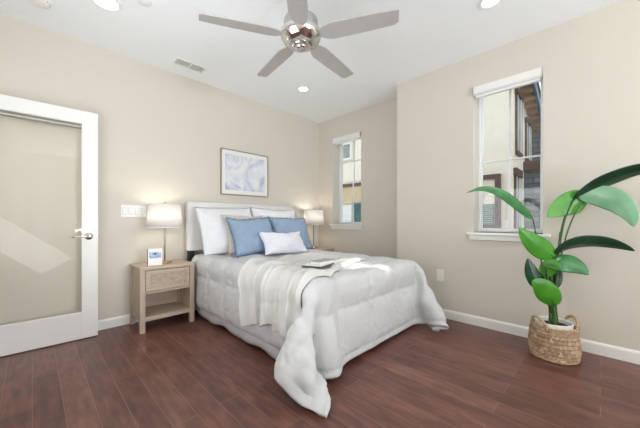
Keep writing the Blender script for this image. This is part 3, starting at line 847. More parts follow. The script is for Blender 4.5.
    (1265, 2470, 129, 1264, 2470, 206, 1264, 2470, 283, 1263, 2470, 360, 1263, 2469, 437, 1264, 2469, 514, 1267, 2469, 591, 1313, 2469, 651, 1390, 2469, 659, 1467, 2469, 659, 1544, 2469, 659, 1621, 2469, 659, 1699, 2469, 659, 1776, 2469, 659, 1853, 2469, 659, 1930, 2469, 659, 2007, 2469, 659, 2084, 2469, 659, 2161, 2469, 659, 2238, 2469, 659, 2315, 2469, 659, 2393, 2469, 659, 2470, 2469, 659, 2547, 2469, 659, 2624, 2469, 659, 2701, 2469, 659, 2778, 2469, 654, 2830, 2469, 600, 2837, 2469, 523, 2837, 2469, 446, 2836, 2469, 369, 2836, 2469, 292, 2836, 2469, 215),
    (1263, 2545, 129, 1264, 2545, 206, 1264, 2545, 283, 1263, 2545, 360, 1264, 2545, 437, 1264, 2545, 514, 1268, 2545, 591, 1314, 2545, 651, 1390, 2545, 659, 1467, 2545, 659, 1544, 2545, 659, 1622, 2545, 659, 1699, 2545, 659, 1776, 2545, 659, 1853, 2545, 659, 1930, 2545, 659, 2007, 2545, 659, 2084, 2544, 660, 2161, 2544, 659, 2238, 2544, 659, 2316, 2544, 659, 2393, 2544, 659, 2470, 2544, 659, 2547, 2544, 659, 2624, 2544, 659, 2701, 2544, 659, 2778, 2544, 654, 2830, 2544, 600, 2838, 2544, 523, 2837, 2544, 446, 2837, 2544, 369, 2835, 2544, 292, 2837, 2544, 215),
    (1264, 2621, 129, 1264, 2621, 206, 1264, 2621, 283, 1265, 2620, 360, 1264, 2620, 437, 1264, 2620, 514, 1268, 2620, 591, 1314, 2620, 651, 1390, 2620, 659, 1467, 2620, 659, 1544, 2620, 659, 1622, 2620, 659, 1699, 2620, 659, 1776, 2620, 659, 1853, 2620, 659, 1930, 2620, 659, 2007, 2620, 659, 2084, 2620, 659, 2161, 2620, 659, 2238, 2620, 659, 2316, 2620, 659, 2393, 2620, 659, 2470, 2620, 659, 2547, 2620, 659, 2624, 2620, 659, 2701, 2620, 659, 2778, 2620, 654, 2830, 2620, 600, 2837, 2620, 523, 2836, 2620, 446, 2836, 2620, 369, 2836, 2620, 292, 2837, 2620, 215),
    (1263, 2696, 129, 1264, 2696, 206, 1264, 2696, 283, 1264, 2696, 360, 1263, 2696, 437, 1264, 2696, 514, 1268, 2696, 591, 1314, 2696, 651, 1390, 2696, 659, 1467, 2696, 659, 1545, 2696, 659, 1622, 2696, 659, 1699, 2696, 659, 1776, 2696, 659, 1853, 2696, 659, 1930, 2696, 659, 2007, 2696, 659, 2084, 2696, 659, 2161, 2696, 659, 2239, 2696, 659, 2316, 2696, 659, 2393, 2696, 659, 2470, 2696, 659, 2547, 2696, 659, 2624, 2696, 659, 2701, 2695, 659, 2778, 2695, 654, 2830, 2695, 600, 2836, 2695, 523, 2838, 2695, 446, 2836, 2695, 369, 2837, 2695, 292, 2835, 2695, 215),
    (1263, 2772, 129, 1263, 2772, 206, 1264, 2771, 283, 1264, 2771, 360, 1264, 2771, 437, 1264, 2771, 514, 1268, 2771, 591, 1314, 2771, 651, 1390, 2771, 659, 1467, 2771, 659, 1545, 2771, 659, 1622, 2771, 659, 1699, 2771, 659, 1776, 2771, 659, 1853, 2771, 659, 1930, 2771, 659, 2007, 2771, 659, 2084, 2771, 659, 2161, 2771, 659, 2239, 2771, 659, 2316, 2771, 659, 2393, 2771, 659, 2470, 2771, 659, 2547, 2771, 659, 2624, 2771, 659, 2701, 2771, 659, 2778, 2771, 654, 2830, 2771, 600, 2837, 2771, 523, 2837, 2771, 446, 2835, 2771, 369, 2836, 2771, 292, 2836, 2771, 215),
    (1263, 2847, 129, 1264, 2847, 206, 1264, 2847, 283, 1264, 2847, 360, 1264, 2847, 437, 1264, 2847, 514, 1268, 2847, 591, 1314, 2847, 651, 1390, 2847, 659, 1468, 2847, 659, 1545, 2847, 659, 1622, 2847, 659, 1699, 2847, 659, 1776, 2847, 659, 1853, 2847, 659, 1930, 2847, 659, 2007, 2847, 659, 2084, 2847, 659, 2161, 2847, 659, 2239, 2847, 659, 2316, 2847, 659, 2393, 2847, 659, 2470, 2847, 659, 2547, 2847, 659, 2624, 2847, 659, 2701, 2847, 659, 2778, 2847, 654, 2830, 2846, 600, 2836, 2846, 523, 2837, 2846, 446, 2836, 2846, 369, 2836, 2846, 292, 2837, 2846, 215),
    (1264, 2922, 129, 1264, 2922, 206, 1264, 2922, 283, 1265, 2922, 360, 1264, 2922, 437, 1263, 2922, 514, 1268, 2922, 592, 1314, 2922, 651, 1390, 2922, 659, 1468, 2922, 659, 1545, 2922, 659, 1622, 2922, 659, 1699, 2922, 659, 1776, 2922, 659, 1853, 2922, 659, 1930, 2922, 659, 2007, 2922, 659, 2084, 2922, 659, 2162, 2922, 659, 2239, 2922, 659, 2316, 2922, 659, 2393, 2922, 659, 2470, 2922, 659, 2547, 2922, 659, 2624, 2922, 659, 2701, 2922, 659, 2778, 2922, 654, 2830, 2922, 600, 2836, 2922, 523, 2836, 2922, 446, 2835, 2922, 369, 2835, 2922, 292, 2837, 2921, 215),
    (1264, 2998, 129, 1265, 2998, 206, 1265, 2998, 283, 1265, 2998, 360, 1264, 2998, 437, 1263, 2998, 514, 1268, 2998, 592, 1314, 2998, 651, 1391, 2998, 659, 1468, 2998, 659, 1545, 2998, 659, 1622, 2998, 659, 1699, 2998, 659, 1776, 2998, 659, 1853, 2998, 659, 1930, 2998, 660, 2007, 2998, 659, 2084, 2998, 659, 2162, 2998, 659, 2239, 2998, 659, 2316, 2998, 659, 2393, 2998, 659, 2470, 2998, 659, 2547, 2998, 659, 2624, 2998, 659, 2701, 2998, 659, 2778, 2998, 654, 2830, 2997, 600, 2836, 2997, 523, 2837, 2997, 446, 2836, 2997, 369, 2836, 2997, 292, 2836, 2997, 215),
    (1265, 3073, 129, 1264, 3073, 206, 1264, 3073, 283, 1264, 3073, 360, 1265, 3073, 437, 1264, 3073, 515, 1268, 3073, 592, 1314, 3073, 651, 1391, 3073, 659, 1468, 3074, 659, 1545, 3074, 659, 1622, 3074, 659, 1699, 3074, 659, 1776, 3074, 659, 1853, 3074, 659, 1930, 3074, 659, 2007, 3074, 659, 2084, 3074, 659, 2162, 3073, 659, 2239, 3074, 659, 2316, 3073, 659, 2393, 3074, 659, 2470, 3074, 659, 2547, 3074, 659, 2624, 3073, 659, 2701, 3073, 659, 2778, 3073, 654, 2830, 3073, 600, 2836, 3073, 523, 2835, 3073, 446, 2835, 3073, 369, 2837, 3072, 292, 2835, 3072, 215),
    (1265, 3149, 129, 1265, 3149, 206, 1263, 3149, 283, 1264, 3149, 360, 1264, 3149, 437, 1263, 3149, 515, 1268, 3149, 592, 1314, 3149, 652, 1391, 3149, 659, 1468, 3149, 659, 1545, 3149, 659, 1622, 3149, 659, 1699, 3149, 659, 1776, 3149, 659, 1853, 3149, 659, 1930, 3149, 659, 2007, 3149, 659, 2084, 3149, 659, 2162, 3149, 659, 2239, 3149, 659, 2316, 3149, 659, 2393, 3149, 659, 2470, 3149, 659, 2547, 3149, 660, 2624, 3149, 659, 2701, 3149, 659, 2778, 3149, 654, 2830, 3149, 600, 2836, 3148, 523, 2835, 3148, 446, 2835, 3148, 369, 2835, 3148, 292, 2834, 3148, 215),
    (1265, 3224, 129, 1264, 3224, 206, 1264, 3224, 283, 1265, 3224, 360, 1264, 3224, 437, 1264, 3224, 515, 1268, 3224, 592, 1314, 3225, 652, 1391, 3225, 659, 1468, 3225, 659, 1545, 3225, 659, 1622, 3225, 659, 1699, 3225, 661, 1776, 3225, 662, 1853, 3225, 662, 1930, 3225, 663, 2007, 3225, 661, 2084, 3225, 659, 2162, 3225, 660, 2239, 3225, 659, 2316, 3225, 659, 2393, 3225, 661, 2470, 3225, 662, 2547, 3225, 662, 2624, 3225, 663, 2701, 3224, 659, 2778, 3224, 654, 2830, 3224, 600, 2835, 3224, 523, 2835, 3224, 446, 2836, 3223, 369, 2834, 3223, 291, 2834, 3223, 214),
    (1265, 3300, 129, 1265, 3300, 206, 1264, 3300, 283, 1265, 3300, 360, 1265, 3300, 437, 1264, 3300, 515, 1268, 3300, 592, 1314, 3300, 652, 1391, 3300, 665, 1468, 3300, 662, 1545, 3300, 663, 1622, 3300, 663, 1699, 3300, 668, 1776, 3300, 671, 1853, 3300, 670, 1930, 3300, 671, 2007, 3300, 667, 2085, 3300, 664, 2162, 3300, 664, 2239, 3300, 663, 2316, 3300, 665, 2393, 3300, 668, 2470, 3300, 671, 2547, 3300, 670, 2624, 3300, 669, 2701, 3300, 662, 2778, 3300, 655, 2830, 3300, 600, 2834, 3299, 523, 2834, 3299, 445, 2835, 3299, 368, 2836, 3299, 291, 2835, 3299, 214),
)
P = np.array(DRAPE, float).reshape(CNY + 1, CNX + 1, 3).transpose(2, 0, 1) / 1000.0


def refine(A, f):                                # cubic upsampling along axis 1
    n = A.shape[1]
    t = np.linspace(0, n - 1, (n - 1) * f + 1)
    i = np.minimum(t.astype(int), n - 2); w = t - i
    g = lambda k: A[:, np.clip(k, 0, n - 1)]
    w = w.reshape(1, -1, *([1] * (A.ndim - 2)))
    p0, p1, p2, p3 = g(i - 1), g(i), g(i + 1), g(i + 2)
    return .5 * (2 * p1 + (p2 - p0) * w + (2 * p0 - 5 * p1 + 4 * p2 - p3) * w ** 2 + (3 * p1 - p0 - 3 * p2 + p3) * w ** 3)


P = refine(P, 6)
P = refine(P.transpose(0, 2, 1), 6).transpose(0, 2, 1)
P[0] -= np.maximum(0, P[0] - 1.27) * .045 * np.clip(P[2] / .3, 0, 1)
ny, nx = P.shape[1] - 1, P.shape[2] - 1
du = np.gradient(P, axis=2); dvv = np.gradient(P, axis=1)
N = np.cross(du, dvv, axis=0); N /= np.linalg.norm(N, axis=0) + 1e-9
U, V = np.meshgrid(np.linspace(CX0, CX1, nx + 1), np.linspace(CY0, CY1, ny + 1))
ca, cb = (U - 1.115) / .41, (V - 1.13) / .345
seam_a = np.abs(np.sin(PI * ca)); seam_b = np.abs(np.sin(PI * cb))
puff = .036 * (np.minimum(seam_a, 1) ** .36) * (seam_b ** .36) - .008
wr = np.zeros_like(U)
for j in range(ny + 1):
    for i in range(nx + 1):
        u, v = U[j, i], V[j, i]
        a = noise.noise((u * 5, v * 5, 1.7)) * .008
        a += noise.noise((u * 14 + 2 * noise.noise((u * 3, v * 3, 0)), v * 9, 4.2)) * .0045
        q = noise.noise((u * 6 + 1.2 * noise.noise((u * 4, v * 4, 3)), v * 6 + 1.2 * noise.noise((u * 4, v * 4, 9)), 5.5))
        a -= .0055 * max(0, 1 - abs(q) * 8) ** 1.5
        k = 1 - min(seam_a[j, i], seam_b[j, i])
        a += k * k * noise.noise((u * 30, v * 30, 8)) * .007
        wr[j, i] = a
edge = np.minimum(np.minimum(U - CX0, CX1 - U), np.minimum(V - CY0, CY1 - V))
fade = np.clip(edge / .05, 0, 1) ** .6
P = P + N * (puff * fade + wr * (.3 + .7 * fade))[None]
P[2] = np.maximum(P[2], .026)
verts = P.reshape(3, -1).T
cfaces = [(j * (nx + 1) + i, j * (nx + 1) + i + 1, (j + 1) * (nx + 1) + i + 1, (j + 1) * (nx + 1) + i) for j in range(ny) for i in range(nx)]
corg = Vector((2.05, 2.1, .66))
me = bpy.data.meshes.new('comforter')
me.from_pydata([tuple(Vector(v) - corg) for v in verts], [], cfaces)
for p in me.polygons: p.use_smooth = True
me.materials.append(M['comforter'])
comf = bpy.data.objects.new('comforter', me); comf.location = corg
COL.objects.link(comf)
m = comf.modifiers.new('thickness', 'SOLIDIFY'); m.thickness = .018; m.offset = -1
tag(comf, 'puffy white quilted comforter draped over the bed, corners touching the floor', 'comforter')
TREE = BVHTree.FromPolygons([Vector(v) for v in verts], cfaces)


def top_z(x, y, d=.7):
    hit = TREE.ray_cast(Vector((x, y, 1.6)), Vector((0, 0, -1)))
    return hit[0].z if hit[0] else d


# ------------------------------------------------------------------ throw blanket lying across the bed
AX, AZ, RAD = 1.335, .60, .12
def path_pt(s):
    """s<0: on the bed top, s>0 down the left side; outer guide and inward direction in XZ"""
    q = RAD * PI / 2
    if s < 0: return Vector((AX - s, AZ + RAD)), Vector((0, -1))
    if s < q:
        a = s / RAD
        d = Vector((-math.sin(a), math.cos(a)))
        return Vector((AX, AZ)) + d * RAD, -d
    return Vector((AX - RAD, AZ - (s - q))), Vector((1, 0))
def lerp_table(t, tab):
    for (a, *va), (c, *vc) in zip(tab, tab[1:]):
        if t <= c:
            w = max(0, (t - a) / (c - a)); w = w * w * (3 - 2 * w)
            return [x + (y - x) * w for x, y in zip(va, vc)]
    return tab[-1][1:]
TAB = [(-1.15, 2.0, .30), (-.6, 1.93, .38), (-.1, 1.755, .385), (.15, 1.725, .365), (.35, 1.72, .34), (.62, 1.715, .305)]
S0, S1 = -1.0, .535
def throw(u, v):
    """u across the width, v along the length"""
    s = S0 + (S1 - S0) * v
    yc, hw = lerp_table(s, TAB)
    uu = u * 2 - 1
    hem = .02 * math.sin(u * 7 + 1) + .012 * math.sin(u * 23) - .05 * (1 - u)
    s2 = s + hem * max(0, v - .6) / .4
    y = yc + uu * hw
    g, d = path_pt(s2)
    g = g - d * .4
    hit = TREE.ray_cast(Vector((g.x, y, g.y)), Vector((d.x, 0, d.y)))
    base = hit[0] if hit[0] else Vector((g.x, y, g.y)) + Vector((d.x, 0, d.y)) * .42
    on_side = min(1, max(0, (s + .35) / .7))
    amp = .016 + .052 * on_side
    ph = uu * 17 + 3.4 * noise.noise((uu * 2.3, s * .9, 1.3)) + 1.6 * noise.noise((uu * 6, s * 1.6, 7.1)) + s * 1.2
    amp *= .75 + .9 * noise.noise((uu * 3.1, s * .7, 4.4))
    w = (.5 + .5 * math.sin(ph)) ** 1.3 + .25 * (.5 + .5 * math.sin(ph * 2.3 + 1 + s))
    ed = min(1, (1 - abs(uu)) / .06)
    off = .006 + .004 * ed + amp * w * (.12 + .88 * ed)
    p = base - Vector((d.x, 0, d.y)) * off
    p.y += .012 * math.sin(ph + 1.2) * on_side
    return p
NU, NV = 150, 110
cache = {}
raw_p = [[throw(i / NU, j / NV) for i in range(NU + 1)] for j in range(NV + 1)]
for _ in range(2):
    raw_p = [[(raw_p[max(j - 1, 0)][i] + raw_p[j][i] * 2 + raw_p[min(j + 1, NV)][i]) / 4 for i in range(NU + 1)] for j in range(NV + 1)]
b = MB(); org = Vector((1.5, 1.85, .7))
b.grid(lambda u, v: raw_p[round(v * NV)][round(u * NU)] , NU, NV)
thr = b.build('throw_blanket', M['throw'], None, smooth='all', origin=org)
m = thr.modifiers.new('thickness', 'SOLIDIFY'); m.thickness = .006; m.offset = 0
tag(thr, 'ivory throw blanket in loose folds across the bed, hanging down its left side', 'blanket')
TREE2 = BVHTree.FromPolygons([p for r_ in raw_p for p in r_], [(j * (NU + 1) + i, j * (NU + 1) + i + 1, (j + 1) * (NU + 1) + i + 1, (j + 1) * (NU + 1) + i) for j in range(NV) for i in range(NU)])


def bed_z(x, y):
    z = top_z(x, y)
    hit = TREE2.ray_cast(Vector((x, y, 1.6)), Vector((0, 0, -1)))
    return max(z, hit[0].z + .004) if hit[0] else z


# ------------------------------------------------------------------ pillows
def pillow(loc, w, h, t, lean, yaw, roll, mat, label, cat='pillow', flange=0, fringe=None, seed=0, group=None):
    rot = Matrix.Rotation(yaw, 3, 'Z') @ Matrix.Rotation(PI / 2 - lean, 3, 'X') @ Matrix.Rotation(roll, 3, 'Z')
    b = MB(); n = 26
    ins = 1 - flange
    def shape(u, v, side):
        x, y = u * 2 - 1, v * 2 - 1
        cx = 1 - .10 * (1 - abs(y) ** 2.2) * (1 if flange == 0 else .45)
        cy = 1 - .10 * (1 - abs(x) ** 2.2) * (1 if flange == 0 else .45)
        a, c = min(1, abs(x) / ins), min(1, abs(y) / ins)
        th = max(0, (1 - a ** 2.2)) * max(0, (1 - c ** 2.2))
        th = th ** .62 * t / 2 + .004
        nz = noise.noise((x * 1.6 + seed, y * 1.6, seed * 2.3)) * .016 + noise.noise((x * 5 + seed, y * 4, seed)) * .006
        rad = math.hypot(x, y) + 1e-6
        ang = math.atan2(y, x)
        nz += .011 * math.sin(ang * 15 + seed + 2 * noise.noise((x * 2, y * 2, seed))) * max(0, rad - .55) * (1 if th > .006 else .4)
        sag = -.02 * (1 - v) * (1 - x * x)
        z = side * th + nz * (1 if th > .006 else .5)
        zz = z + (.012 * math.sin(x * 4 + seed) * (1 - ins if False else abs(y) ** 3))
        return Vector((x * w / 2 * cx, (y + 1) * h / 2 * 1 - (1 - cy) * h / 2 * y + sag * .3, zz))
    rings = {}
    for side in (1, -1):
        vs = {}
        for j in range(n + 1):
            for i in range(n + 1):
                bd = i in (0, n) or j in (0, n)
                if bd and side == -1:
                    vs[i, j] = rings[i, j]; continue
                p = rot @ shape(i / n, j / n, 0 if bd else side)
                vs[i, j] = b.bm.verts.new(p)
                if bd: rings[i, j] = vs[i, j]
        for j in range(n):
            for i in range(n):
                q = (vs[i, j], vs[i + 1, j], vs[i + 1, j + 1], vs[i, j + 1])
                b.bm.faces.new(q if side == 1 else q[::-1])
    edge_pts = [rings[i, 0].co.copy() for i in range(n)] + [rings[n, j].co.copy() for j in range(n)] + [rings[i, n].co.copy() for i in range(n, 0, -1)] + [rings[0, j].co.copy() for j in range(n, 0, -1)]
    zlow = min(v.co.z for v in b.bm.verts)
    o = b.build('pillow', mat, None, smooth='all')
    x, y = loc[:2]
    z = loc[2] if len(loc) > 2 else bed_z(x, y) - .012
    o.location = (x, y, z - zlow * 0)
    tag(o, label, cat, group)
    if fringe:
        f = MB(); rnd = random.Random(seed)
        cen = sum(edge_pts, Vector()) / len(edge_pts)
        nrm = rot @ Vector((0, 0, 1))
        m_ = len(edge_pts)
        for k in range(m_):
            for q in range(7):
                p = edge_pts[k].lerp(edge_pts[(k + 1) % m_], q / 7)
                tan = (edge_pts[(k + 1) % m_] - edge_pts[k]).normalized()
                out = tan.cross(nrm).normalized()
                if out.dot(p - cen) < 0: out = -out
                L = rnd.uniform(.016, .034)
                d = (out + tan * rnd.uniform(-.5, .5) + nrm * rnd.uniform(-.5, .5)).normalized()
                s_ = tan * .0022
                e = p + d * L
                up = nrm * .0015
                A = [f.bm.verts.new(c) for c in (p - s_ + up, p + s_ + up, p - up * 1.0, e)]
                f.bm.faces.new((A[0], A[1], A[3])); f.bm.faces.new((A[1], A[2], A[3])); f.bm.faces.new((A[2], A[0], A[3]))
        fo = f.build('fringe', M['bluefringe'], o)
        fo['kind'] = 'stuff'
    return o


pillow((1.655, 3.02, .69), .73, .585, .20, .40, 0, .02, M['sham'], 'large white flanged pillow leaning on the headboard, left end nearest the lit lamp', flange=.09, seed=1.3)
pillow((2.36, 3.02, .69), .75, .58, .20, .40, 0, -.03, M['sham'], 'white flanged pillow against the headboard, mostly behind the blue pillows', flange=.09, seed=4.1)
pillow((1.79, 2.88, .69), .57, .49, .15, .42, .03, -.02, M['linen'], 'oatmeal linen pillow tucked between a white pillow and a blue one', seed=2.2)
pillow((1.795, 2.73, .69), .57, .455, .18, .48, -.03, .03, M['blue'], 'dusty blue fringed pillow left of the other blue pillow, in front of oatmeal linen', seed=6.5, fringe=True)
pillow((2.385, 2.80, .69), .59, .46, .18, .46, -.06, -.03, M['blue'], 'dusty blue fringed pillow farther right, behind the small white one', seed=8.1, fringe=True)
pillow((2.045, 2.53, .69), .60, .29, .15, .62, -.04, -.02, M['lumbar'], 'small oblong white woven pillow lying in front of the two blue pillows', seed=3.7)

# ------------------------------------------------------------------ book and striped booklet on the bed
def flat_book(center, w, d, h, yaw, z0):
    return Matrix.Translation(Vector((center[0], center[1], z0))) @ Matrix.Rotation(yaw, 4, 'Z')
bc = (1.60, 1.60)
zb = max(bed_z(bc[0] + dx, bc[1] + dy) for dx in (-.09, -.05, 0, .05, .09) for dy in (-.09, -.05, 0, .05, .09))
r = thing('book', (bc[0], bc[1], zb), 'thin white book with dark charcoal edges lying on the bed blanket', 'book', rz=.35)
MB().box(-.121, .115, -.093, .085, 0, .007, .001).build('cover', M['cover'], r)
MB().box(-.110, .113, -.080, .083, .007, .0115, .002).build('pages', M['paper'], r)
r2 = thing('booklet', (bc[0] + .075, bc[1] + .02, zb + .0115), 'folded grey striped booklet lying on top of the thin white book', 'booklet', rz=.10)
MB().box(-.10, .10, -.05, .05, 0, .014, .003).build('pages', M['paper'], r2)
b = MB(); b.box(-.103, .103, -.053, .053, .014, .019, .002); b.box(-.103, .103, .051, .054, 0, .019, .001)
b.build('cover', M['greystripe'], r2)

# ------------------------------------------------------------------ nightstands
def nightstand(loc, label, group):
    t = thing('nightstand', loc, label, 'nightstand', group)
    w, d, H, p = .50, .40, .62, .045
    for sx in (0, 1):
        for sy in (0, 1):
            x = -w / 2 + sx * (w - p); y = -d / 2 + sy * (d - p)
            MB().box(x, x + p, y, y + p, 0, H - .03, .003).build('leg', M['oak'], t)
    MB().box(-w / 2, w / 2, -d / 2, d / 2, H - .03, H, .004).build('top', M['oakx'], t)
    for sx in (-1, 1):
        x = sx * (w / 2 - .022)
        MB().box(x - .008, x + .008, -d / 2 + p, d / 2 - p, .33 if False else .1, H - .03).build('side_panel', M['oak'], t)
    MB().box(-w / 2 + p, w / 2 - p, d / 2 - .025, d / 2 - .012, .1, H - .03).build('back_panel', M['oakx'], t)
    MB().box(-w / 2 + p * .6, w / 2 - p * .6, -d / 2 + .008, d / 2 - .02, .105, .145, .003).build('shelf', M['oakx'], t)
    MB().box(-w / 2 + p, w / 2 - p, -d / 2 + .01, d / 2 - .03, .365, .385, .002).build('rail', M['oakx'], t)
    x0, x1, z0, z1, f = -w / 2 + p + .004, w / 2 - p - .004, .389, .585, .038
    b = MB()
    b.box(x0, x0 + f, -d / 2 + .004, -d / 2 + .022, z0, z1, .002); b.box(x1 - f, x1, -d / 2 + .004, -d / 2 + .022, z0, z1, .002)
    b.box(x0 + f, x1 - f, -d / 2 + .004, -d / 2 + .022, z0, z0 + f, .002); b.box(x0 + f, x1 - f, -d / 2 + .004, -d / 2 + .022, z1 - f, z1, .002)
    b.box(x0 + .01, x1 - .01, -d / 2 + .022, d / 2 - .04, z0 + .004, z1 - .02)
    dr_ = b.build('drawer', M['oakx'], t)
    c = MB()
    c.grid(lambda u, v: Vector((x0 + f + u * (x1 - x0 - 2 * f), -d / 2 + .011, z0 + f + v * (z1 - z0 - 2 * f))), 1, 1, uvscale=(x1 - x0 - 2 * f, z1 - z0 - 2 * f))
    q = c.build('cane_panel', M['cane'], dr_)
    m = q.modifiers.new('thickness', 'SOLIDIFY'); m.thickness = .006
    return t


ns = nightstand((.955, 3.255, 0), 'washed oak nightstand with a woven drawer front, between glass door and bed', 'nightstands beside the bed')
copy_thing(ns, (3.17, 3.255, 0), 'washed oak nightstand beyond the bed, in the far corner below the window', rz=0)


def table_lamp(loc, label):
    t = thing('table_lamp', loc, label, 'lamp', 'bedside lamps')
    MB().lathe([(.001, 0), (.068, 0), (.072, .004), (.072, .016), (.066, .022), (.012, .024), (.010, .034), (.001, .034)], n=40).build('base', M['brass'], t, smooth=True)
    MB().cyl((0, 0, .03), (0, 0, .585), .008, n=16).build('pole', M['pole'], t, smooth=True)
    z0, z1, r0, r1 = .375, .605, .168, .15
    s = MB(); s.lathe([(r0, z0), (r1, z1)], n=56, cap=False)
    sh = s.build('lamp_shade', M['shade'], t, smooth='all')
    m = sh.modifiers.new('thickness', 'SOLIDIFY'); m.thickness = .0018
    for (r, z) in ((r0, z0), (r1, z1)):
        MB().lathe([(r + .0012, z - .003), (r + .0012, z + .004), (r - .0025, z + .004), (r - .0025, z - .003), (r + .0012, z - .003)], n=56, cap=False).build('shade_ring', M['white'], sh)
    b = MB()
    for k in range(3):
        a = k * 2 * PI / 3
        b.cyl((0, 0, z1 - .012), ((r1 - .002) * math.cos(a), (r1 - .002) * math.sin(a), z1 - .004), .0022, n=8)
    b.build('shade_spider', M['white'], sh)
    MB().lathe([(.001, .58), (.007, .58), (.005, .612), (.011, .62), (.012, .628), (.006, .638), (.001, .64)], n=20).build('finial', M['brass'], t, smooth=True)
    MB().lathe([(.001, .43), (.014, .435), (.028, .475), (.03, .49), (.02, .515), (.001, .523)], n=20).build('bulb', M['bulb'], t, smooth=True)
    lo = lamp('bulb_light', 'POINT', 2.3, (1, .88, .74), (loc[0], loc[1], loc[2] + .55), shadow_soft_size=.03)
    return t


l1 = table_lamp((.975, 3.25, .62), 'lit table lamp with white shade and brass base, beside the small picture card')
copy_thing(l1, (3.165, 3.27, .62), 'lit table lamp with white drum shade in the far corner by the window')
lamp('bulb_light', 'POINT', 2.3, (1, .88, .74), (3.165, 3.27, .62 + .55), shadow_soft_size=.03)

# little picture card on the left nightstand
r = thing('picture_card', (.852, 3.125, .622), 'small white card with a blue skyline print standing on the left nightstand', 'card', rz=-.25)
T = Matrix.Rotation(-.16, 3, 'X')
b = MB(); b.box(-.062, .062, -.006, .006, 0, .165, .002, rot=T, piv=(0, 0, 0)); b.build('frame', M['plate'], r)
b = MB(); b.box(-.050, .050, -.0075, -.0055, .070, .130, rot=T, piv=(0, 0, 0)); b.build('print', M['card'], r)
b = MB(); b.box(-.012, .012, .006, .009, .0, .12, rot=Matrix.Rotation(.3, 3, 'X'), piv=(0, .012, .12)); b.build('easel_back', M['cover'], r)
b = MB(); b.box(-.068, -.062, -.007, .007, 0, .165, .002, rot=T, piv=(0, 0, 0)); b.build('edge', M['cover'], r)

# framed abstract above the bed
r = thing('framed_art', (2.05, 3.468, 1.40), 'framed blue and white abstract painting hanging above the bed headboard', 'picture')
W, Hh, D, t_ = .72, .595, .034, .012
b = MB()
b.box(-W / 2, -W / 2 + t_, -D, 0, 0, Hh, .002); b.box(W / 2 - t_, W / 2, -D, 0, 0, Hh, .002)
b.box(-W / 2 + t_, W / 2 - t_, -D, 0, 0, t_, .002); b.box(-W / 2 + t_, W / 2 - t_, -D, 0, Hh - t_, Hh, .002)
b.build('frame', M['frame'], r)
MB().box(-W / 2 + t_, W / 2 - t_, -D + .012, -.004, t_, Hh - t_).build('mat_board', M['paper'], r)
MB().box(-W / 2 + .058, W / 2 - .058, -D + .010, -D + .012, .065, Hh - .065).build('painting', M['art'], r)

# switches and outlet
r = thing('switch_plate', (.745, 3.469, 1.10), 'white four gang switch plate on the wall beside the lamp', 'light switch')
MB().box(-.112, .112, -.006, 0, 0, .124, .003).build('plate', M['plate'], r)
for k in range(4):
    x = -.0815 + k * .0545
    s = MB(); s.box(x - .0185, x + .0185, -.0068, -.005, .027, .097, .0008); so = s.build('switch', M['slot'] , r)
    s = MB(); s.box(x - .0170, x + .0170, -.010, -.006, .029, .095, .002, rot=Matrix.Rotation(.05 if k % 2 else -.05, 3, 'X')); s.build('rocker', M['plate'], so)
r = thing('wall_outlet', (3.169, 1.258, .395), 'white duplex wall outlet low on the right wall', 'outlet')
MB().box(-.006, 0, -.038, .038, 0, .13, .003).build('plate', M['plate'], r)
for z in (.042, .088):
    s = MB(); s.box(-.0085, -.005, -.017, .017, z - .015, z + .015, .002); so = s.build('socket', M['plate'], r)
    s = MB()
    for y in (-.007, .007): s.box(-.0092, -.008, y - .0012, y + .0012, z - .003, z + .008)
    s.build('slot', M['slot'], so)

# roller blinds rolled up at the window heads
def blind(x, w, label):
    y0, y1, z0, z1 = w
    r = thing('roller_blind', (x, (y0 + y1) / 2, z1 - .08), label, 'blind', 'rolled up window blinds')
    hw = (y1 - y0) / 2
    prof = [(-.022, .012), (-.012, 0), (.055, 0), (.055, .078), (-.022, .078)]
    b = MB(); b.prism(prof, -hw + .006, hw - .006, Matrix(((1, 0, 0, 0), (0, 0, 1, 0), (0, 1, 0, 0), (0, 0, 0, 1))))
    b.build('cassette', M['white'], r)
    for s in (-1, 1):
        b = MB()
        b.prism([(p[0] - (.003 if p[0] < 0 else 0), p[1]) for p in prof], s * (hw - .003) - .003, s * (hw - .003) + .003, Matrix(((1, 0, 0, 0), (0, 0, 1, 0), (0, 1, 0, 0), (0, 0, 0, 1))))
        b.build('end_cap', M['slot'], r)
    b = MB(); b.box(.012, .026, -hw + .02, hw - .02, -.022, 0.002, .004); b.build('hem_bar', M['vinyl'], r)
    return r
blind(XR, W1, 'white roller blind cassette at the head of the near window')
blind(XB, W2, 'white roller blind cassette at the head of the far window')

# ------------------------------------------------------------------ ceiling: fan, lights, vent, detectors
FC = Vector((1.335, 1.507, 2.383))
fan = thing('ceiling_fan', (FC.x, FC.y, HT), 'silver five bladed ceiling fan with a polished nickel hub', 'ceiling fan')
z = FC.z - HT
MB().lathe([(.001, 0), (.068, 0), (.068, -.02), (.05, -.05), (.018, -.062), (.001, -.062)], n=36).build('canopy', M['nickel'], fan, smooth=True)
MB().cyl((0, 0, -.05), (0, 0, z + .11), .013, n=18).build('downrod', M['nickel'], fan, smooth=True)
MB().lathe([(.001, z + .135), (.03, z + .13), (.06, z + .115), (.118, z + .095), (.122, z + .03), (.115, z + .012), (.001, z + .012)], n=48).build('motor_housing', M['nickel'], fan, smooth=True)
hub = MB().lathe([(.001, z + .014), (.132, z + .014), (.144, z + .006), (.146, z - .006), (.140, z - .03), (.122, z - .055), (.094, z - .074), (.072, z - .081), (.066, z - .081), (.001, z - .081)], n=56).build('hub_bowl', M['chrome'], fan, smooth=True)
MB().lathe([(.064, z - .079), (.066, z - .086), (.062, z - .093), (.052, z - .098), (.046, z - .098), (.044, z - .104), (.032, z - .112), (.016, z - .117), (.001, z - .118)], n=36).build('finial_cap', M['chrome'], hub, smooth=True)
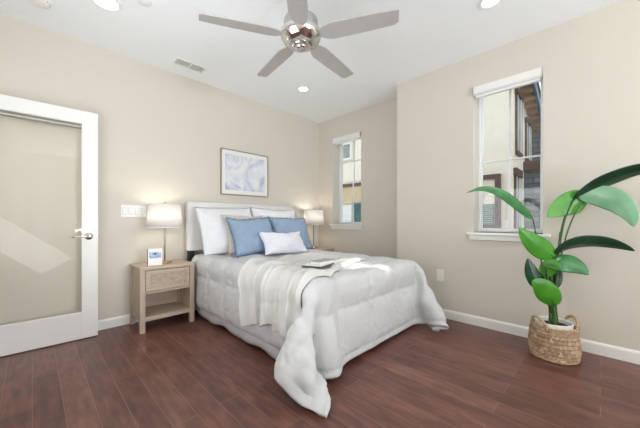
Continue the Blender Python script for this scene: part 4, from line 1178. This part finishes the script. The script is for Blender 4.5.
right = Vector((.7025, -.7117, 0)); fwd = Vector((.7117, .7025, 0))
for k in range(5):
    a = math.radians(-18 + 72 * k)
    d = right * math.cos(a) + fwd * math.sin(a)
    s = Vector((-d.y, d.x, 0))
    Mx = Matrix((( d.x, s.x, 0, 0), (d.y, s.y, 0, 0), (0, 0, 1, z - .022), (0, 0, 0, 1))) @ Matrix.Rotation(-.2, 4, 'X')
    poly = [(.135, -.024), (.175, -.052), (.225, -.066), (.45, -.062), (.64, -.055), (.672, -.05), (.665, .035), (.64, .052), (.45, .06), (.225, .064), (.175, .05), (.135, .024)]
    b = MB(); b.prism(poly, -.004, .004, Mx)
    bl = b.build('blade', M['blade'], fan)
    m = bl.modifiers.new('soft', 'BEVEL'); m.width = .002; m.segments = 2; m.limit_method = 'ANGLE'
    b = MB(); b.prism([(.09, -.02), (.15, -.022), (.205, -.03), (.215, 0), (.205, .03), (.15, .022), (.09, .02)], .004, .009, Mx)
    b.build('blade_bracket', M['nickel'], bl)


def downlight(x, y, label, r=.075):
    t = thing('recessed_light', (x, y, HT), label, 'ceiling light', 'recessed ceiling lights')
    MB().lathe([(r - .02, -.002), (r - .014, -.009), (r, -.009), (r + .006, -.003), (r + .006, 0), (r - .02, 0), (r - .02, -.002)], n=44, cap=False).build('trim_ring', M['white'], t, smooth=True)
    MB().lathe([(.001, -.0035), (r - .018, -.0035), (r - .018, -.0005), (.001, -.0005)], n=40).build('lens', M['canlight'], t)
    lamp('downlight_beam', 'SPOT', 17, (1, .97, .93), (x, y, HT - .02), (0, 0, -1), spot_size=1.1, spot_blend=.9, shadow_soft_size=.06)
    return t


downlight(2.44, 2.71, 'lit round recessed ceiling light near the far corner above the bed')
downlight(2.47, .60, 'lit round recessed ceiling light at the top edge toward the near window')
downlight(.40, 2.71, 'large round recessed ceiling light above the wall left of the fan', .095)

r = thing('ceiling_vent', (1.205, 3.175, HT), 'white rectangular louvred air vent in the ceiling near the left wall', 'vent')
b = MB()
b.box(-.16, .16, -.075, -.055, -.008, 0, .002); b.box(-.16, .16, .055, .075, -.008, 0, .002)
b.box(-.16, -.14, -.055, .055, -.008, 0, .002); b.box(.14, .16, -.055, .055, -.008, 0, .002); b.box(-.008, .008, -.055, .055, -.008, 0)
b.build('frame', M['white'], r)
MB().box(-.14, .14, -.055, .055, -.002, -.0005).build('duct', M['lens'], r)
for k in range(5):
    y = -.044 + k * .022
    for s in (-1, 1):
        MB().box(s * .074 - .064, s * .074 + .064, y - .009, y + .009, -.0065, -.0050, rot=Matrix.Rotation(.45, 3, 'X')).build('louvre', M['plate'], r)

r = thing('smoke_detector', (.035, 3.04, HT), 'white round smoke detector on the ceiling in the top left corner', 'smoke detector')
MB().lathe([(.001, -.036), (.03, -.036), (.056, -.03), (.066, -.018), (.068, -.008), (.072, -.008), (.072, 0), (.001, 0)], n=44).build('body', M['plate'], r, smooth=True)
b = MB()
for k in range(16):
    a = k * PI / 8
    b.box(.052, .066, -.004, .004, -.024, -.02, rot=Matrix.Rotation(a, 3, 'Z'), piv=(0, 0, 0))
b.build('sensor_slots', M['slot'], r)
r = thing('sprinkler_cover', (.605, 2.49, HT), 'small white round sprinkler cover on the ceiling beside the large light', 'sprinkler cover')
MB().lathe([(.001, -.01), (.045, -.01), (.05, -.006), (.05, 0), (.001, 0)], n=36).build('plate', M['plate'], r, smooth=True)
MB().lathe([(.001, -.014), (.02, -.013), (.022, -.01), (.001, -.01)], n=24).build('cap', M['white'], r, smooth=True)

# ------------------------------------------------------------------ basket, pot and plant
BC = Vector((2.885, .262, 0))
BS = .78
bk = thing('basket', BC, 'woven seagrass basket on the floor against the right wall holding the plant', 'basket')
prof = [(.165, .0), (.19, .004), (.203, .05), (.203, .12), (.193, .2), (.18, .245), (.176, .252), (.17, .248), (.178, .2), (.188, .12), (.188, .05), (.17, .015), (.001, .012)]
prof = [(r * BS, z) for r, z in prof]
def weave(u, v):
    k = v * (len(prof) - 1); i = min(len(prof) - 2, int(k)); w = k - i
    r = prof[i][0] * (1 - w) + prof[i + 1][0] * w; zz = prof[i][1] * (1 - w) + prof[i + 1][1] * w
    a = 2 * PI * u
    if 1 <= k <= 5:
        row = zz / .0165
        r += .0042 * math.sin(2 * PI * row) + .0035 * math.sin(a * 34 + PI * (int(row) % 2) + row * 1.2) + .003 * noise.noise((math.cos(a) * 9, math.sin(a) * 9, zz * 30))
    return Vector((r * math.cos(a), r * math.sin(a), max(0, zz)))
b = MB(); b.grid(weave, 170, 132, closed_u=True, uvscale=(1.2, .5))
b.build('basket_body', M['basket'], bk, smooth='all')
for zz, rr in ((.247, .177 * BS), (.012, .19 * BS)):
    pts = [Vector((rr * math.cos(t), rr * math.sin(t), zz + .002 * math.sin(t * 21))) for t in [2 * PI * k / 90 for k in range(91)]]
    b = MB(); b.tube(pts, .0085, 8)
    b.build('basket_rim', M['rope'], bk, smooth='all')
for ang in (PI * .78, PI * 1.72):
    b = MB(); pts = []
    for k in range(21):
        t = -1 + 2 * k / 20
        a = ang + t * .52
        pts.append(Vector((.184 * BS * math.cos(a), .184 * BS * math.sin(a), .215 + .10 * math.sqrt(max(0, 1 - t * t)) )))
    b.tube(pts, .0105, 10)
    b.build('handle', M['rope'], bk, smooth='all')
straw = plain('pale_straw', srgb(212, 184, 150), .8, nscale=50, amount=.15)
for k in range(9):                                # raised knots in the weave
    for row in (.075, .165):
        a = (k + (.5 if row > .1 else 0)) * 2 * PI / 9
        R = Matrix.Rotation(a, 4, 'Z')
        r_ = (.203 if row < .1 else .198) * BS
        b = MB(); b.prism([(-.014, -.014), (.014, -.014), (.003, .018), (-.003, .018)], 0, .006, R @ Matrix.Translation((r_, 0, row)) @ Matrix(((0, 0, 1, 0), (1, 0, 0, 0), (0, 1, 0, 0), (0, 0, 0, 1))))
        b.build('knot', straw, bk)

pl = thing('potted_plant', (BC.x, BC.y, .02), 'tall green bird of paradise plant in a white pot inside the basket', 'plant')
OFF = Vector((BC.x, BC.y, .02))
p_ = MB(); p_.lathe([(.001, 0), (.09, 0), (.10, .02), (.118, .22), (.121, .252), (.117, .257), (.108, .252), (.106, .222), (.001, .215)], n=48)
p_.build('pot', M['pot'], pl, smooth=True)
MB().lathe([(.001, .222), (.05, .226), (.106, .222)], n=36, cap=False).build('soil', M['soil'], pl, smooth='all')

CAMV = Vector((0, 0, CAM_H))
FW = Vector((.7117, .7025, 0)); RT = Vector((.7025, -.7117, 0))
def plant_pt(x, y, depth):                        # a measured spot of the plant at its own distance
    return CAMV + FW * depth + RT * ((x - 320) / FPX * depth) + Vector((0, 0, (220 - y) / FPX * depth))
def bez(pts, t):
    pts = list(pts)
    while len(pts) > 1:
        pts = [a.lerp(c, t) for a, c in zip(pts, pts[1:])]
    return pts[0]
D0 = BC.dot(FW)
def leaf(mid, width, roll, mat, cup=.18, curl=0, stem=None, wave=.02, shape=(.78, .72)):
    """mid: control points (px, py, depth offset) from leaf base to tip; each leaf ends up a 3D blade"""
    cp = [plant_pt(x, y, D0 + d) for x, y, d in mid]
    n, m = 26, 12
    b = MB(); rows = []
    for k in range(n + 1):
        t = k / n
        c = bez(cp, t)
        T = (bez(cp, min(1, t + .02)) - bez(cp, max(0, t - .02))).normalized()
        view = (c - CAMV).normalized()
        S = T.cross(view).normalized()
        S = Quaternion(T, roll + curl * (t - .5)) @ S
        Nn = S.cross(T).normalized()
        wd = width * (math.sin(PI * t ** shape[0]) ** shape[1]) * (1 if 0 < t < 1 else 0) + .0015
        row = []
        for q in range(m + 1):
            s = q / m * 2 - 1
            off = S * (s * wd) + Nn * (cup * wd * (abs(s) ** 1.4) - cup * .3 * wd + wave * wd * math.sin(t * 17 + s * 2) * s * s)
            row.append(b.bm.verts.new(c + off - OFF))
        rows.append(row)
    for k in range(n):
        for q in range(m):
            f = b.bm.faces.new((rows[k][q], rows[k][q + 1], rows[k + 1][q + 1], rows[k + 1][q]))
            for lp, (a, e) in zip(f.loops, ((q, k), (q + 1, k), (q + 1, k + 1), (q, k + 1))):
                lp[b.uv].uv = (e / n + .25 * abs(a / m - .5), a / m)
    lf = b.build('leaf', mat, pl, smooth='all')
    md = lf.modifiers.new('thickness', 'SOLIDIFY'); md.thickness = .0012
    v = MB(); v.tube([bez(cp, .02 + .93 * k / 16) - OFF for k in range(17)], .0042, 6, .001)
    v.build('midrib', M['stem'] if mat is not M['leafglare'] else M['leafglare'], lf, smooth='all')
    if stem:
        sp = [plant_pt(x, y, D0 + d) - OFF for x, y, d in stem]
        root = Vector((random.uniform(-.035, .035), random.uniform(-.035, .035), .215))
        ctl = [root] + sp + [cp[0] - OFF]
        v = MB(); v.tube([bez(ctl, k / 20) for k in range(21)], .0075, 8, .0042)
        v.build('stem', M['stem'], pl, smooth='all')
    return lf


# high left leaf, arching over in front of the window
leaf([(533, 219, .0), (520, 206, -.02), (498, 182, -.05), (482, 186, -.06), (466, 193, -.08)], .052, .95, M['leafmid'], .25, .5, stem=[(549, 300, 0), (541, 262, .02)])
# big dark leaf at upper right, reaching past the frame
leaf([(573, 200, .02), (592, 186, -.06), (615, 176, -.17), (648, 164, -.32), (668, 166, -.40)], .062, .75, M['leafdark'], .2, -.3, stem=[(552, 300, 0), (556, 245, .03), (562, 212, .05)])
# broad pale leaf drooping at right
leaf([(578, 197, .0), (596, 193, -.06), (617, 196, -.16), (632, 209, -.24), (634, 227, -.27)], .082, .15, M['leafglare'], .12, .2, stem=[(554, 300, -.02), (557, 240, 0), (564, 206, .03)])
# bright leaf between the tall stems
leaf([(590, 200, .0), (578, 198, .02), (562, 206, .03), (547, 217, .02)], .092, -.12, M['leafbright'], .08, 0, stem=[(553, 302, 0), (558, 250, -.02), (572, 200, -.02)])
# long lower right leaf
leaf([(553, 256, .0), (568, 240, -.03), (590, 240, -.08), (615, 242, -.14), (635, 251, -.25)], .062, .8, M['leafdark'], .28, -.5, stem=[(552, 300, 0), (551, 275, 0)])
# bright leaf at mid left
leaf([(555, 258, .0), (545, 250, -.02), (530, 243, -.03), (519, 227, -.03)], .078, .25, M['leafbright'], .18, .2, stem=[(552, 305, 0), (549, 280, 0)])
# dark small leaf at left
leaf([(545, 288, .02), (537, 284, .02), (530, 272, .03), (528, 258, .03)], .058, .35, M['leafdark'], .15, 0, stem=[(551, 310, 0)])
# mid right leaf with a light rib
leaf([(546, 266, .0), (562, 258, -.05), (578, 264, -.10), (589, 275, -.13)], .075, -.45, M['leafmid'], .2, .2, stem=[(551, 305, -.01), (548, 280, 0)])
# upright leaf behind, near the middle
leaf([(549, 291, .03), (550, 282, .03), (556, 272, .04), (556, 262, .04)], .062, .1, M['leafdark'], .1, 0, stem=[(551, 310, .02)])
# leaf pointing at the viewer in the middle
leaf([(545, 277, .02), (548, 268, .0), (553, 262, -.03), (560, 268, -.08)], .060, .2, M['leafbright'], .2, 0, stem=[(550, 305, .01)])
# small rounded low leaf in front
leaf([(554, 306, -.05), (552, 297, -.08), (544, 286, -.09), (532, 281, -.08)], .078, .1, M['leafbright'], .14, 0, stem=[(552, 316, -.02)], shape=(.85, .55))
# bare young stalks
for (x, y, d) in ((560, 232, .03), (546, 262, .03)):
    e = plant_pt(x, y, D0 + d) - OFF
    v = MB(); v.tube([bez([Vector((.01, .01, .215)), plant_pt(553, 295, D0 + d) - OFF, e], k / 14) for k in range(15)], .0065, 8, .004)
    v.build('stem', M['stem'], pl, smooth='all')
